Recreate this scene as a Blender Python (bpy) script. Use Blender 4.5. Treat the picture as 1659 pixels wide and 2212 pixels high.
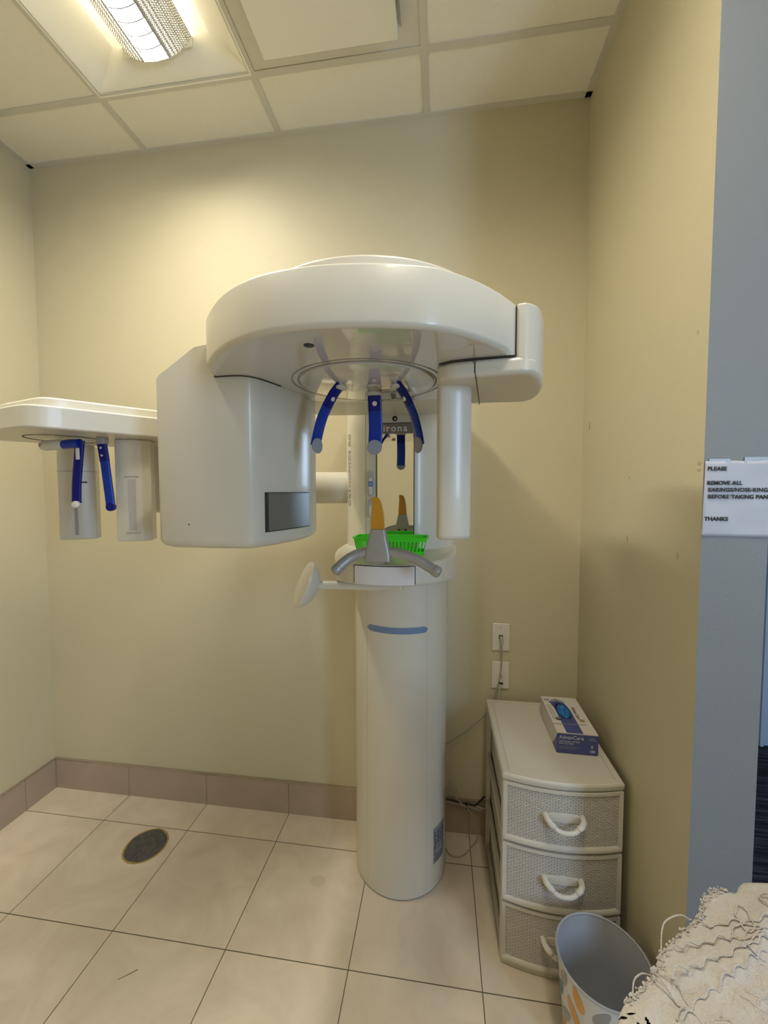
import bpy, bmesh, math, random
from mathutils import Vector, Matrix
random.seed(7)
PI = math.pi
SC = bpy.context.scene
COL = SC.collection
for o in list(bpy.data.objects): bpy.data.objects.remove(o)

# ---------------------------------------------------------------- camera
cam_d = bpy.data.cameras.new('camera'); cam = bpy.data.objects.new('camera', cam_d); COL.objects.link(cam)
SC.camera = cam
YAW, PITCH, ROLL = math.radians(7.88), math.radians(-2.865), math.radians(-0.068)
CAM = Vector((0, -1.677, 1.454))
fw = Vector((-math.sin(YAW)*math.cos(PITCH), math.cos(YAW)*math.cos(PITCH), math.sin(PITCH)))
r0 = Vector((math.cos(YAW), math.sin(YAW), 0)); u0 = r0.cross(fw)
rt = r0*math.cos(ROLL)+u0*math.sin(ROLL); up = -r0*math.sin(ROLL)+u0*math.cos(ROLL)
cam.matrix_world = Matrix(((rt.x, up.x, -fw.x, CAM.x), (rt.y, up.y, -fw.y, CAM.y), (rt.z, up.z, -fw.z, CAM.z), (0, 0, 0, 1)))
cam_d.sensor_fit = 'VERTICAL'; cam_d.sensor_height = 36.0; cam_d.lens = 36.0*865.35/2212
cam_d.clip_start = 0.05

# ---------------------------------------------------------------- world, lights, exposure
LAMPS = (134.0, 76.0)          # bright strip of each troffer
DAY = 48.0           # daylight through the window behind
w = bpy.data.worlds.new('world'); SC.world = w; w.use_nodes = True
w.node_tree.nodes['Background'].inputs[0].default_value = (0.55, 0.72, 1.0, 1)
w.node_tree.nodes['Background'].inputs[1].default_value = 0.6
def area_light(name, loc, target, sx, sy, power, color):
    l = bpy.data.lights.new(name, 'AREA'); l.shape = 'RECTANGLE'; l.size = sx; l.size_y = sy
    l.energy = power; l.color = color
    o = bpy.data.objects.new(name, l); COL.objects.link(o); o.location = loc
    o.rotation_euler = (Vector(target)-Vector(loc)).to_track_quat('-Z', 'Y').to_euler()
    return o
area_light('daylight', (2.35, -3.50, 1.75), (0.2, -0.4, 1.0), 0.55, 1.5, DAY, (0.50, 0.70, 1.0))
SC.view_settings.view_transform = 'Standard'; SC.view_settings.look = 'None'
SC.view_settings.exposure = 0.12; SC.view_settings.gamma = 1.0
SC.view_settings.use_curve_mapping = False

# ---------------------------------------------------------------- materials
MATS = {}
def mat(name, col, rough=0.5, metal=0.0, coat=0.0, spec=0.5, emit=None, estr=0.0, noise=None, bump=None, trans=0.0, ior=1.5, sheen=0.0):
    """noise=(scale, amount) colour variation; bump=(scale, strength)"""
    if name in MATS: return MATS[name]
    m = bpy.data.materials.new(name); m.use_nodes = True; nt = m.node_tree
    b = nt.nodes['Principled BSDF']
    b.inputs['Base Color'].default_value = (*col, 1); b.inputs['Roughness'].default_value = rough
    b.inputs['Metallic'].default_value = metal; b.inputs['Coat Weight'].default_value = coat
    b.inputs['Coat Roughness'].default_value = 0.04
    b.inputs['Specular IOR Level'].default_value = spec; b.inputs['IOR'].default_value = ior
    b.inputs['Transmission Weight'].default_value = trans; b.inputs['Sheen Weight'].default_value = sheen
    if emit: b.inputs['Emission Color'].default_value = (*emit, 1); b.inputs['Emission Strength'].default_value = estr
    tc = None
    if noise or bump:
        tc = nt.nodes.new('ShaderNodeTexCoord')
    if noise:
        n = nt.nodes.new('ShaderNodeTexNoise'); n.inputs['Scale'].default_value = noise[0]; n.inputs['Detail'].default_value = 5
        nt.links.new(tc.outputs['Object'], n.inputs['Vector'])
        mx = nt.nodes.new('ShaderNodeMix'); mx.data_type = 'RGBA'
        a = noise[1]
        mx.inputs['A'].default_value = (*[c*(1-a) for c in col], 1); mx.inputs['B'].default_value = (*[min(1, c*(1+a)) for c in col], 1)
        nt.links.new(n.outputs['Fac'], mx.inputs['Factor']); nt.links.new(mx.outputs['Result'], b.inputs['Base Color'])
    if bump:
        n = nt.nodes.new('ShaderNodeTexNoise'); n.inputs['Scale'].default_value = bump[0]; n.inputs['Detail'].default_value = 3
        nt.links.new(tc.outputs['Object'], n.inputs['Vector'])
        bp = nt.nodes.new('ShaderNodeBump'); bp.inputs['Strength'].default_value = bump[1]; bp.inputs['Distance'].default_value = 0.002
        nt.links.new(n.outputs['Fac'], bp.inputs['Height']); nt.links.new(bp.outputs['Normal'], b.inputs['Normal'])
    MATS[name] = m; return m

WALL = mat('wall_paint', (0.565, 0.515, 0.36), 0.55, noise=(1.5, 0.02), bump=(260, 0.25))
WHITE = mat('machine_white', (0.62, 0.59, 0.50), 0.33, coat=0.15)
WHITE2 = mat('machine_white_matte', (0.56, 0.535, 0.46), 0.38)
GLOSS = mat('machine_gloss_white', (0.60, 0.58, 0.53), 0.05, coat=1.0, ior=1.6)
SEAM = mat('seam_dark', (0.03, 0.028, 0.025), 0.7)
SEAMG = mat('seam_grey', (0.30, 0.29, 0.27), 0.6)
BLUE = mat('blue_plastic', (0.001, 0.006, 0.17), 0.3, spec=0.3)
BLUE2 = mat('blue_plastic_translucent', (0.001, 0.035, 0.36), 0.3, spec=0.3, trans=0.15)
GREYPAD = mat('grey_rubber', (0.27, 0.29, 0.33), 0.5)
METAL = mat('cast_grey_metal', (0.36, 0.355, 0.34), 0.42, metal=0.35, noise=(60, 0.06))
ORANGE = mat('orange_plastic', (0.55, 0.25, 0.01), 0.3, coat=0.3)
GREEN = mat('green_plastic', (0.07, 0.80, 0.02), 0.35, coat=0.2)
MIRROR = mat('mirror_glass', (0.88, 0.89, 0.87), 0.01, metal=1.0)
BLACK = mat('black', (0.01, 0.01, 0.01), 0.35)
PLATE = mat('wall_plate', (0.72, 0.68, 0.62), 0.35)
CABW = mat('cabinet_plastic', (0.58, 0.55, 0.475), 0.4, bump=(400, 0.1))

# ---------------------------------------------------------------- helpers
def finish(name, bm, mats, parent=None, smooth=True, angle=35, bevel=0.0, seg=2, bang=40):
    bmesh.ops.recalc_face_normals(bm, faces=bm.faces[:])
    me = bpy.data.meshes.new(name); bm.to_mesh(me); bm.free()
    for m in (mats if isinstance(mats, (list, tuple)) else [mats]): me.materials.append(m)
    if smooth:
        me.polygons.foreach_set('use_smooth', [True]*len(me.polygons)); me.set_sharp_from_angle(angle=math.radians(angle))
    o = bpy.data.objects.new(name, me); COL.objects.link(o)
    if bevel:
        b = o.modifiers.new('bevel', 'BEVEL'); b.width = bevel; b.segments = seg; b.limit_method = 'ANGLE'
        b.angle_limit = math.radians(bang); b.harden_normals = True
    if parent: o.parent = parent
    return o
def tag(o, label, cat, group=None):
    o['label'] = label; o['category'] = cat
    if group: o['group'] = group
    return o
def thing(name, label, cat, loc=(0, 0, 0), rz=0, group=None):
    o = bpy.data.objects.new(name, None); COL.objects.link(o); o.location = loc; o.rotation_euler = (0, 0, rz)
    o.empty_display_size = 0.05
    return tag(o, label, cat, group)
def struct(o): o['kind'] = 'structure'; return o
def box(bm, x0, x1, y0, y1, z0, z1, mi=0, M=None):
    vs = [bm.verts.new(Vector((x, y, z)) if M is None else M @ Vector((x, y, z))) for z in (z0, z1) for y in (y0, y1) for x in (x0, x1)]
    for f in ((0, 2, 3, 1), (4, 5, 7, 6), (0, 1, 5, 4), (2, 6, 7, 3), (0, 4, 6, 2), (1, 3, 7, 5)):
        bm.faces.new([vs[i] for i in f]).material_index = mi
def quad(bm, pts, mi=0):
    f = bm.faces.new([bm.verts.new(Vector(p)) for p in pts]); f.material_index = mi; return f
def loft(bm, rings, cap=True, closed=True, mi=0):
    R = [[bm.verts.new(Vector(p)) for p in r] for r in rings]
    n = len(R[0])
    for a, b in zip(R, R[1:]):
        for i in range(n if closed else n-1):
            j = (i+1) % n
            bm.faces.new((a[i], a[j], b[j], b[i])).material_index = mi
    if cap and closed:
        bm.faces.new(R[0][::-1]).material_index = mi; bm.faces.new(R[-1]).material_index = mi
    return R
def prism(bm, pts, z0, z1, mi=0):
    f0 = z0 if callable(z0) else (lambda x, y: z0); f1 = z1 if callable(z1) else (lambda x, y: z1)
    loft(bm, [[(x, y, f0(x, y)) for x, y in pts], [(x, y, f1(x, y)) for x, y in pts]], mi=mi)
def spline(pts, n=8, closed=False):
    out = []; N = len(pts)
    P = [Vector(p) for p in pts]
    for i in range(N if closed else N-1):
        p0 = P[(i-1) % N] if (closed or i > 0) else P[0]*2-P[1]
        p1 = P[i]; p2 = P[(i+1) % N]
        p3 = P[(i+2) % N] if (closed or i+2 < N) else P[-1]*2-P[-2]
        for k in range(n):
            t = k/n
            out.append(0.5*((2*p1)+(p2-p0)*t+(2*p0-5*p1+4*p2-p3)*t*t+(3*p1-p0-3*p2+p3)*t**3))
    if not closed: out.append(P[-1])
    return [tuple(v) for v in out]
def tube(bm, path, r, seg=12, mi=0, cap=True, round_end=False, sx=1.0):
    P = [Vector(p) for p in path]; rad = r if isinstance(r, (list, tuple)) else [r]*len(P)
    if round_end:
        d0 = (P[0]-P[1]).normalized(); d1 = (P[-1]-P[-2]).normalized(); a, b = rad[0], rad[-1]
        P = [P[0]+d0*a*.9, P[0]+d0*a*.6]+P+[P[-1]+d1*b*.6, P[-1]+d1*b*.9]; rad = [a*.4, a*.8]+list(rad)+[b*.8, b*.4]
    T = []
    for i in range(len(P)):
        T.append((P[min(i+1, len(P)-1)]-P[max(i-1, 0)]).normalized())
    nrm = T[0].orthogonal().normalized()
    if abs(T[0].z) < .9: nrm = (Vector((0, 0, 1))-T[0]*T[0].z).normalized()
    rings = []
    for i, p in enumerate(P):
        nrm = (nrm-T[i]*nrm.dot(T[i])).normalized(); bn = T[i].cross(nrm)
        rings.append([p+nrm*math.cos(a)*rad[i]+bn*math.sin(a)*rad[i]*sx for a in [2*PI*k/seg for k in range(seg)]])
    loft(bm, rings, cap=cap, mi=mi)
def strip(bm, path, w, t, wdir, mi=0, wf=None):
    """flat bar swept along path, width along wdir, rounded section"""
    P = [Vector(p) for p in path]; W = Vector(wdir).normalized(); rings = []
    for i, p in enumerate(P):
        T = (P[min(i+1, len(P)-1)]-P[max(i-1, 0)]).normalized(); N = T.cross(W).normalized(); Wd = N.cross(T)
        ww = w*(wf(i/(len(P)-1)) if wf else 1)
        ring = []
        for k in range(16):
            a = 2*PI*k/16; c, s = math.cos(a), math.sin(a)
            ring.append(p+Wd*ww/2*math.copysign(abs(c)**.6, c)+N*t/2*math.copysign(abs(s)**.6, s))
        rings.append(ring)
    loft(bm, rings, mi=mi)
def lathe(bm, prof, M=Matrix.Identity(4), seg=48, mi=0, cap=True, sy=1.0):
    rings = [[M @ Vector((r*math.cos(2*PI*k/seg), sy*r*math.sin(2*PI*k/seg), z)) for k in range(seg)] for r, z in prof]
    loft(bm, rings, cap=cap, mi=mi)
def at(loc, axis=(0, 0, 1)):
    return Matrix.Translation(loc) @ Vector(axis).to_track_quat('Z', 'Y').to_matrix().to_4x4()
def cyl_patch(bm, cx, cy, r, a0, a1, z0, z1, t=0.0012, n=16, mi=0):
    outer = []; 
    A = [math.radians(a0+(a1-a0)*k/n) for k in range(n+1)]
    sec = lambda z: [(cx+(r+t)*math.cos(a), cy+(r+t)*math.sin(a), z) for a in A]+[(cx+(r-.001)*math.cos(a), cy+(r-.001)*math.sin(a), z) for a in A[::-1]]
    loft(bm, [sec(z0), sec(z1)], mi=mi)
def lettering(name, body, M, size, mats, parent, sx=1.0, bold=0.0, align='LEFT', depth=0.0003, spacing=1.0):
    cu = bpy.data.curves.new(name, 'FONT'); cu.body = body; cu.size = size; cu.extrude = depth; cu.offset = bold
    cu.align_x = align; cu.space_character = spacing; cu.resolution_u = 3
    tmp = bpy.data.objects.new('tmp_text', cu); COL.objects.link(tmp)
    dg = bpy.context.evaluated_depsgraph_get(); dg.update()
    me = bpy.data.meshes.new_from_object(tmp.evaluated_get(dg)); bpy.data.objects.remove(tmp)
    me.transform(M @ Matrix.Diagonal((sx, 1, 1, 1))); me.name = name; me.materials.clear(); me.materials.append(mats)
    o = bpy.data.objects.new(name, me); COL.objects.link(o)
    if parent: o.parent = parent
    return o
def frame(origin, xd, yd):
    x = Vector(xd).normalized(); y = Vector(yd); y = (y-x*x.dot(y)).normalized(); z = x.cross(y); o = Vector(origin)
    return Matrix(((x.x, y.x, z.x, o.x), (x.y, y.y, z.y, o.y), (x.z, y.z, z.z, o.z), (0, 0, 0, 1)))
def arc2(cx, cy, r, a0, a1, n): return [(cx+r*math.cos(math.radians(a0+(a1-a0)*k/n)), cy+r*math.sin(math.radians(a0+(a1-a0)*k/n))) for k in range(n+1)]

# ================================================================ SETTING
XL, XR, ZC = -1.873, 0.556, 2.941
YE, XE = -0.737, 0.684            # end of the right hand wall, its other face
YB, XF, YC = -3.6, 3.2, 0.85      # rear wall, far right wall, wall of the next room

# floor tiles
def floor_material():
    m = bpy.data.materials.new('floor_tile'); m.use_nodes = True; nt = m.node_tree; N = nt.nodes; L = nt.links
    b = N['Principled BSDF']; tc = N.new('ShaderNodeTexCoord'); sp = N.new('ShaderNodeSeparateXYZ'); L.new(tc.outputs['Object'], sp.inputs[0])
    def mth(op, a, bb=None):
        n = N.new('ShaderNodeMath'); n.operation = op
        for i, v in enumerate((a, bb)):
            if v is None: continue
            if isinstance(v, (int, float)): n.inputs[i].default_value = v
            else: L.new(v, n.inputs[i])
        return n.outputs[0]
    ds = []; cells = []
    for ax, off, wd in ((0, -1.4653, .3994), (1, -.156, .3984)):
        u = mth('DIVIDE', mth('SUBTRACT', sp.outputs[ax], off), wd)
        cells.append(mth('FLOOR', u)); fr = mth('FRACT', u)
        ds.append(mth('MULTIPLY', mth('MINIMUM', fr, mth('SUBTRACT', 1.0, fr)), wd))
    d = mth('MINIMUM', ds[0], ds[1])
    g = mth('LESS_THAN', d, 0.0014)
    cb = N.new('ShaderNodeCombineXYZ'); L.new(cells[0], cb.inputs[0]); L.new(cells[1], cb.inputs[1])
    wn = N.new('ShaderNodeTexWhiteNoise'); wn.noise_dimensions = '3D'; L.new(cb.outputs[0], wn.inputs['Vector'])
    sc = N.new('ShaderNodeVectorMath'); sc.operation = 'SCALE'; sc.inputs['Scale'].default_value = 7; L.new(wn.outputs['Color'], sc.inputs[0])
    ad = N.new('ShaderNodeVectorMath'); ad.operation = 'ADD'; L.new(tc.outputs['Object'], ad.inputs[0]); L.new(sc.outputs[0], ad.inputs[1])
    n1 = N.new('ShaderNodeTexNoise'); n1.inputs['Scale'].default_value = 5; n1.inputs['Detail'].default_value = 8; n1.inputs['Distortion'].default_value = 1.2
    n1.inputs['Roughness'].default_value = .6
    L.new(ad.outputs[0], n1.inputs['Vector'])
    cr = N.new('ShaderNodeValToRGB'); L.new(n1.outputs['Fac'], cr.inputs[0])
    cr.color_ramp.elements[0].position = .30; cr.color_ramp.elements[0].color = (.56, .475, .37, 1)
    cr.color_ramp.elements[1].position = .72; cr.color_ramp.elements[1].color = (.69, .60, .485, 1)
    mx = N.new('ShaderNodeMix'); mx.data_type = 'RGBA'; L.new(g, mx.inputs['Factor']); L.new(cr.outputs[0], mx.inputs['A'])
    mx.inputs['B'].default_value = (.10, .075, .05, 1); L.new(mx.outputs['Result'], b.inputs['Base Color'])
    b.inputs['Roughness'].default_value = 0.32
    bp = N.new('ShaderNodeBump'); bp.inputs['Distance'].default_value = .001; bp.inputs['Strength'].default_value = .6
    L.new(mth('SUBTRACT', 1.0, g), bp.inputs['Height']); L.new(bp.outputs[0], b.inputs['Normal'])
    return m
bm = bmesh.new(); box(bm, XL-.1, XE-.02, YB-.1, .1, -.05, 0); box(bm, XE-.02, XF+.1, YB-.1, -1.35, -.05, 0)
for f in bm.faces: f.material_index = 0
quad(bm, [(-.905, -.640, .0003), (-.902, -.642, .0003), (-.942, -.672, .0003), (-.944, -.671, .0003)], 1)
quad(bm, [(-.442+.030*math.cos(q), -.295+.022*math.sin(q), .0003) for q in [2*PI*k/14 for k in range(14)]], 2)
struct(finish('floor', bm, [floor_material(), mat('floor_scratch', (.16, .13, .10), .6), mat('floor_smudge', (.57, .49, .385), .32)], smooth=False))

def carpet_material():
    m = bpy.data.materials.new('carpet'); m.use_nodes = True; nt = m.node_tree; N = nt.nodes; L = nt.links
    b = N['Principled BSDF']; tc = N.new('ShaderNodeTexCoord'); mp = N.new('ShaderNodeMapping'); L.new(tc.outputs['Object'], mp.inputs[0])
    mp.inputs['Rotation'].default_value = (0, 0, .9); mp.inputs['Scale'].default_value = (2, 42, 1)
    n = N.new('ShaderNodeTexNoise'); n.inputs['Scale'].default_value = 1.6; n.inputs['Detail'].default_value = 4; L.new(mp.outputs[0], n.inputs['Vector'])
    cr = N.new('ShaderNodeValToRGB'); L.new(n.outputs['Fac'], cr.inputs[0])
    cr.color_ramp.elements[0].position = .45; cr.color_ramp.elements[0].color = (.012, .015, .028, 1)
    cr.color_ramp.elements[1].position = .68; cr.color_ramp.elements[1].color = (.09, .095, .13, 1)
    L.new(cr.outputs[0], b.inputs['Base Color']); b.inputs['Roughness'].default_value = .95
    return m
bm = bmesh.new(); box(bm, XE-.02, XF+.1, -1.35, YC+.1, -.05, .003)
struct(finish('floor_carpet', bm, carpet_material(), smooth=False))

bm = bmesh.new(); box(bm, XL-.1, XR, 0, .1, 0, ZC+.1); struct(finish('wall_back', bm, WALL, smooth=False))
bm = bmesh.new(); box(bm, XL-.1, XL, YB, 0, 0, ZC+.1); struct(finish('wall_left', bm, WALL, smooth=False))
MARK = mat('scuff_brown', (.20, .12, .06), .7); MARK2 = mat('scuff_faint', (.44, .37, .27), .7)
bm = bmesh.new(); box(bm, XR, XE, YE, YC, 0, ZC+.1)
def mark(y, z, wy, hz, mi):
    pts = [(XR-.0004, y+wy*math.cos(a)*random.uniform(.7, 1.1), z+hz*math.sin(a)*random.uniform(.8, 1.1)) for a in [2*PI*k/9 for k in range(9)]]
    quad(bm, pts, mi)
# smudges on the right wall
mark(-.071, 1.70, .004, .019, 1); mark(-.40, 1.495, .0025, .003, 1); mark(-.40, 1.315, .006, .012, 2)
mark(-.655, 1.303, .004, .010, 2); mark(-.722, 1.515, .008, .004, 2); mark(-.722, 1.50, .007, .003, 2); mark(-.70, 1.80, .003, .006, 2)
HALL_DIM = mat('hall_dimmed_grey', (0.225, 0.235, 0.235), 0.55, noise=(1.5, 0.02), bump=(260, 0.25))  # room's beige greyed down so the wall end reads dimly lit
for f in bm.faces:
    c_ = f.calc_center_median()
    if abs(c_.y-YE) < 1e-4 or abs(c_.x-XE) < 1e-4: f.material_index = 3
struct(finish('wall_right', bm, [WALL, MARK, MARK2, HALL_DIM], smooth=False))
# rear wall with a window opening, far right wall, next room's wall
WX0, WX1, WZ0, WZ1 = 1.85, 2.85, .85, 2.45
bm = bmesh.new()
box(bm, XL-.1, WX0, YB-.12, YB, 0, ZC+.1); box(bm, WX1, XF+.1, YB-.12, YB, 0, ZC+.1)
box(bm, WX0, WX1, YB-.12, YB, 0, WZ0); box(bm, WX0, WX1, YB-.12, YB, WZ1, ZC+.1)
struct(finish('wall_rear', bm, WALL, smooth=False))
bm = bmesh.new(); box(bm, XL, .25, -2.62, -2.5, 0, ZC); struct(finish('wall_partition', bm, WALL, smooth=False))
bm = bmesh.new(); box(bm, XF, XF+.1, YB, YC, 0, ZC+.1); struct(finish('wall_far', bm, WALL, smooth=False))
bm = bmesh.new(); box(bm, XE, XF, YC, YC+.1, 0, ZC+.1); struct(finish('wall_corridor', bm, HALL_DIM, smooth=False))
TRIM = mat('trim_paint', (.62, .66, .68), .4)
bm = bmesh.new()
for a, b_, c, d in ((WX0-.06, WX0, WZ0-.06, WZ1+.06), (WX1, WX1+.06, WZ0-.06, WZ1+.06)): box(bm, a, b_, YB-.1, YB+.015, c, d)
box(bm, WX0, WX1, YB-.1, YB+.015, WZ1, WZ1+.06); box(bm, WX0, WX1, YB-.1, YB+.04, WZ0-.06, WZ0)
box(bm, WX0, WX1, YB-.08, YB-.05, 1.63, 1.66)
struct(finish('window_1', bm, TRIM, smooth=False, bevel=.003))
# door frame glimpsed beyond the wall end, and the black baseboard next to it
bm = bmesh.new()
box(bm, 1.80, 1.90, YC-.03, YC-.002, .003, 2.15, M=None); box(bm, 1.815, 1.835, YC-.045, YC-.03, .003, 2.15)
box(bm, 2.78, 2.88, YC-.03, YC-.002, .003, 2.15); box(bm, 1.80, 2.88, YC-.03, YC-.002, 2.15, 2.25)
struct(finish('door_1', bm, mat('door_frame_blue', (.50, .62, .78), .4), smooth=False, bevel=.003))
bm = bmesh.new(); box(bm, XE+.002, 1.798, YC-.012, YC-.001, .003, .10); box(bm, 1.902, 2.778, YC-.03, YC-.001, .003, .12)
struct(finish('baseboard_corridor', bm, BLACK, smooth=False))

# tile baseboards
def tileboard(name, ax, c, a0, a1, lines):
    m = mat('baseboard_tile', (.40, .315, .245), .35, noise=(7, .12))
    bm = bmesh.new(); J = []; h = .1496
    cuts = [a0]+sorted(l for l in lines if a0 < l < a1)+[a1]
    for s, e in zip(cuts, cuts[1:]):
        g = .0009
        if ax == 0: box(bm, s+g, e-g, c-.010, c-.0005, 0, h-.006)
        else: box(bm, c+.0005, c+.010, s+g, e-g, 0, h-.006)
    if ax == 0: box(bm, a0, a1, c-.008, c-.0005, 0, h-.0065, 1); box(bm, a0, a1, c-.011, c-.0005, h-.006, h, 2)
    else: box(bm, c+.0005, c+.008, a0, a1, 0, h-.0065, 1); box(bm, c+.0005, c+.011, a0, a1, h-.006, h, 2)
    struct(finish(name, bm, [m, mat('grout', (.17, .13, .09), .8), mat('tile_trim_metal', (.45, .37, .29), .25, metal=.6)], smooth=False))
TL = [-1.4653+.3994*k for k in range(12)]
tileboard('baseboard_back', 0, 0, XL+.012, XR, TL)
tileboard('baseboard_left', 1, XL, YB, 0, [-.156-.3984*k for k in range(12)])

# suspended ceiling: grid with lay-in tiles
GX = [-1.2797+.61*k for k in range(-1, 8)]; GY = [-.2471-.61*k for k in range(0, 7)]
TILE = mat('ceiling_tile', (.80, .77, .66), .9, noise=(220, .05), bump=(330, .8))
GRID = mat('ceiling_grid', (.58, .56, .48), .5)
bm = bmesh.new(); T = .0125
for x in GX:
    if XL+.02 < x < XF and not abs(x-XR) < .03: box(bm, x-T, x+T, YB, 0 if x < XR else YC, ZC, ZC+.003)
for y in GY:
    if y > YB: box(bm, XL, XF if y < YE else XR, y-T, y+T, ZC+.0002, ZC+.0032)
for k in range(1, 2): box(bm, XE, XF, k*.36-T, k*.36+T, ZC, ZC+.003)
box(bm, XL, XR, -.022, 0, ZC-.0015, ZC+.004); box(bm, XL, XL+.022, YB, 0, ZC-.0015, ZC+.004); box(bm, XR-.022, XR, YE, 0, ZC-.0015, ZC+.004)
box(bm, XL-.1, XF+.1, YB-.1, YC+.1, ZC+.16, ZC+.2)      # slab above the grid
ceil = struct(finish('ceiling', bm, GRID, smooth=False))
LIGHTS = [(-1.2797, -.2471), (-.0597, -.8571)]          # troffers: left edge x, front edge y (0.61 x 1.22)
def in_light(x, y):
    return any(lx-.01 < x < lx+.62 and ly-1.22 < y < ly+.01 for lx, ly in LIGHTS)
VENT = (-.6697, -.2471)
xs = [XL]+[g for g in GX if XL+.05 < g < XF-.05]+[XF]; ys = [0]+[g for g in GY if g > YB]+[YB]
for i in range(len(xs)-1):
    for j in range(len(ys)-1):
        x0, x1, y1, y0 = xs[i], xs[i+1], ys[j], ys[j+1]
        cx, cy = (x0+x1)/2, (y0+y1)/2
        if in_light(cx, cy) or (VENT[0] < cx < VENT[0]+.61 and VENT[1]-.61 < cy < VENT[1]): continue
        if x1-x0 < .03: continue
        bm = bmesh.new(); box(bm, x0+.002, x1-.002, y0+.002, y1-.002, ZC+.0035, ZC+.018)
        finish('ceiling_tile', bm, TILE, ceil, smooth=False)
bm = bmesh.new(); box(bm, XE, XF, 0, YC, ZC+.0035, ZC+.018); finish('ceiling_tile', bm, TILE, ceil, smooth=False)

# ---------------------------------------------------------------- ceiling lights
LW = mat('troffer_white', (.86, .84, .74), .55)
LEMITS = [mat('lamp_diffuser_%s' % a_, (.9, .9, .9), .5, emit=(1, .92, .76), estr=l_) for a_, l_ in zip('ab', LAMPS)]
LTUBE = mat('lamp_tube', (.9, .9, .9), .5, emit=(1, .90, .74), estr=8.0)
def perforated():
    m = bpy.data.materials.new('perforated_metal'); m.use_nodes = True; nt = m.node_tree; N = nt.nodes; L = nt.links
    b = N['Principled BSDF']; tc = N.new('ShaderNodeTexCoord'); mp = N.new('ShaderNodeMapping'); L.new(tc.outputs['Object'], mp.inputs[0])
    mp.inputs['Rotation'].default_value = (0, 0, PI/4)
    v = N.new('ShaderNodeTexVoronoi'); v.inputs['Scale'].default_value = 210; v.inputs['Randomness'].default_value = 0; L.new(mp.outputs[0], v.inputs['Vector'])
    lt = N.new('ShaderNodeMath'); lt.operation = 'LESS_THAN'; lt.inputs[1].default_value = .34; L.new(v.outputs['Distance'], lt.inputs[0])
    b.inputs['Base Color'].default_value = (.62, .60, .52, 1); b.inputs['Roughness'].default_value = .5
    tr = N.new('ShaderNodeBsdfTranslucent'); tr.inputs[0].default_value = (.50, .47, .42, 1)
    ms = N.new('ShaderNodeMixShader'); L.new(lt.outputs[0], ms.inputs[0]); L.new(b.outputs[0], ms.inputs[1]); L.new(tr.outputs[0], ms.inputs[2])
    L.new(ms.outputs[0], N['Material Output'].inputs[0]); return m
PERF = perforated()
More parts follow.
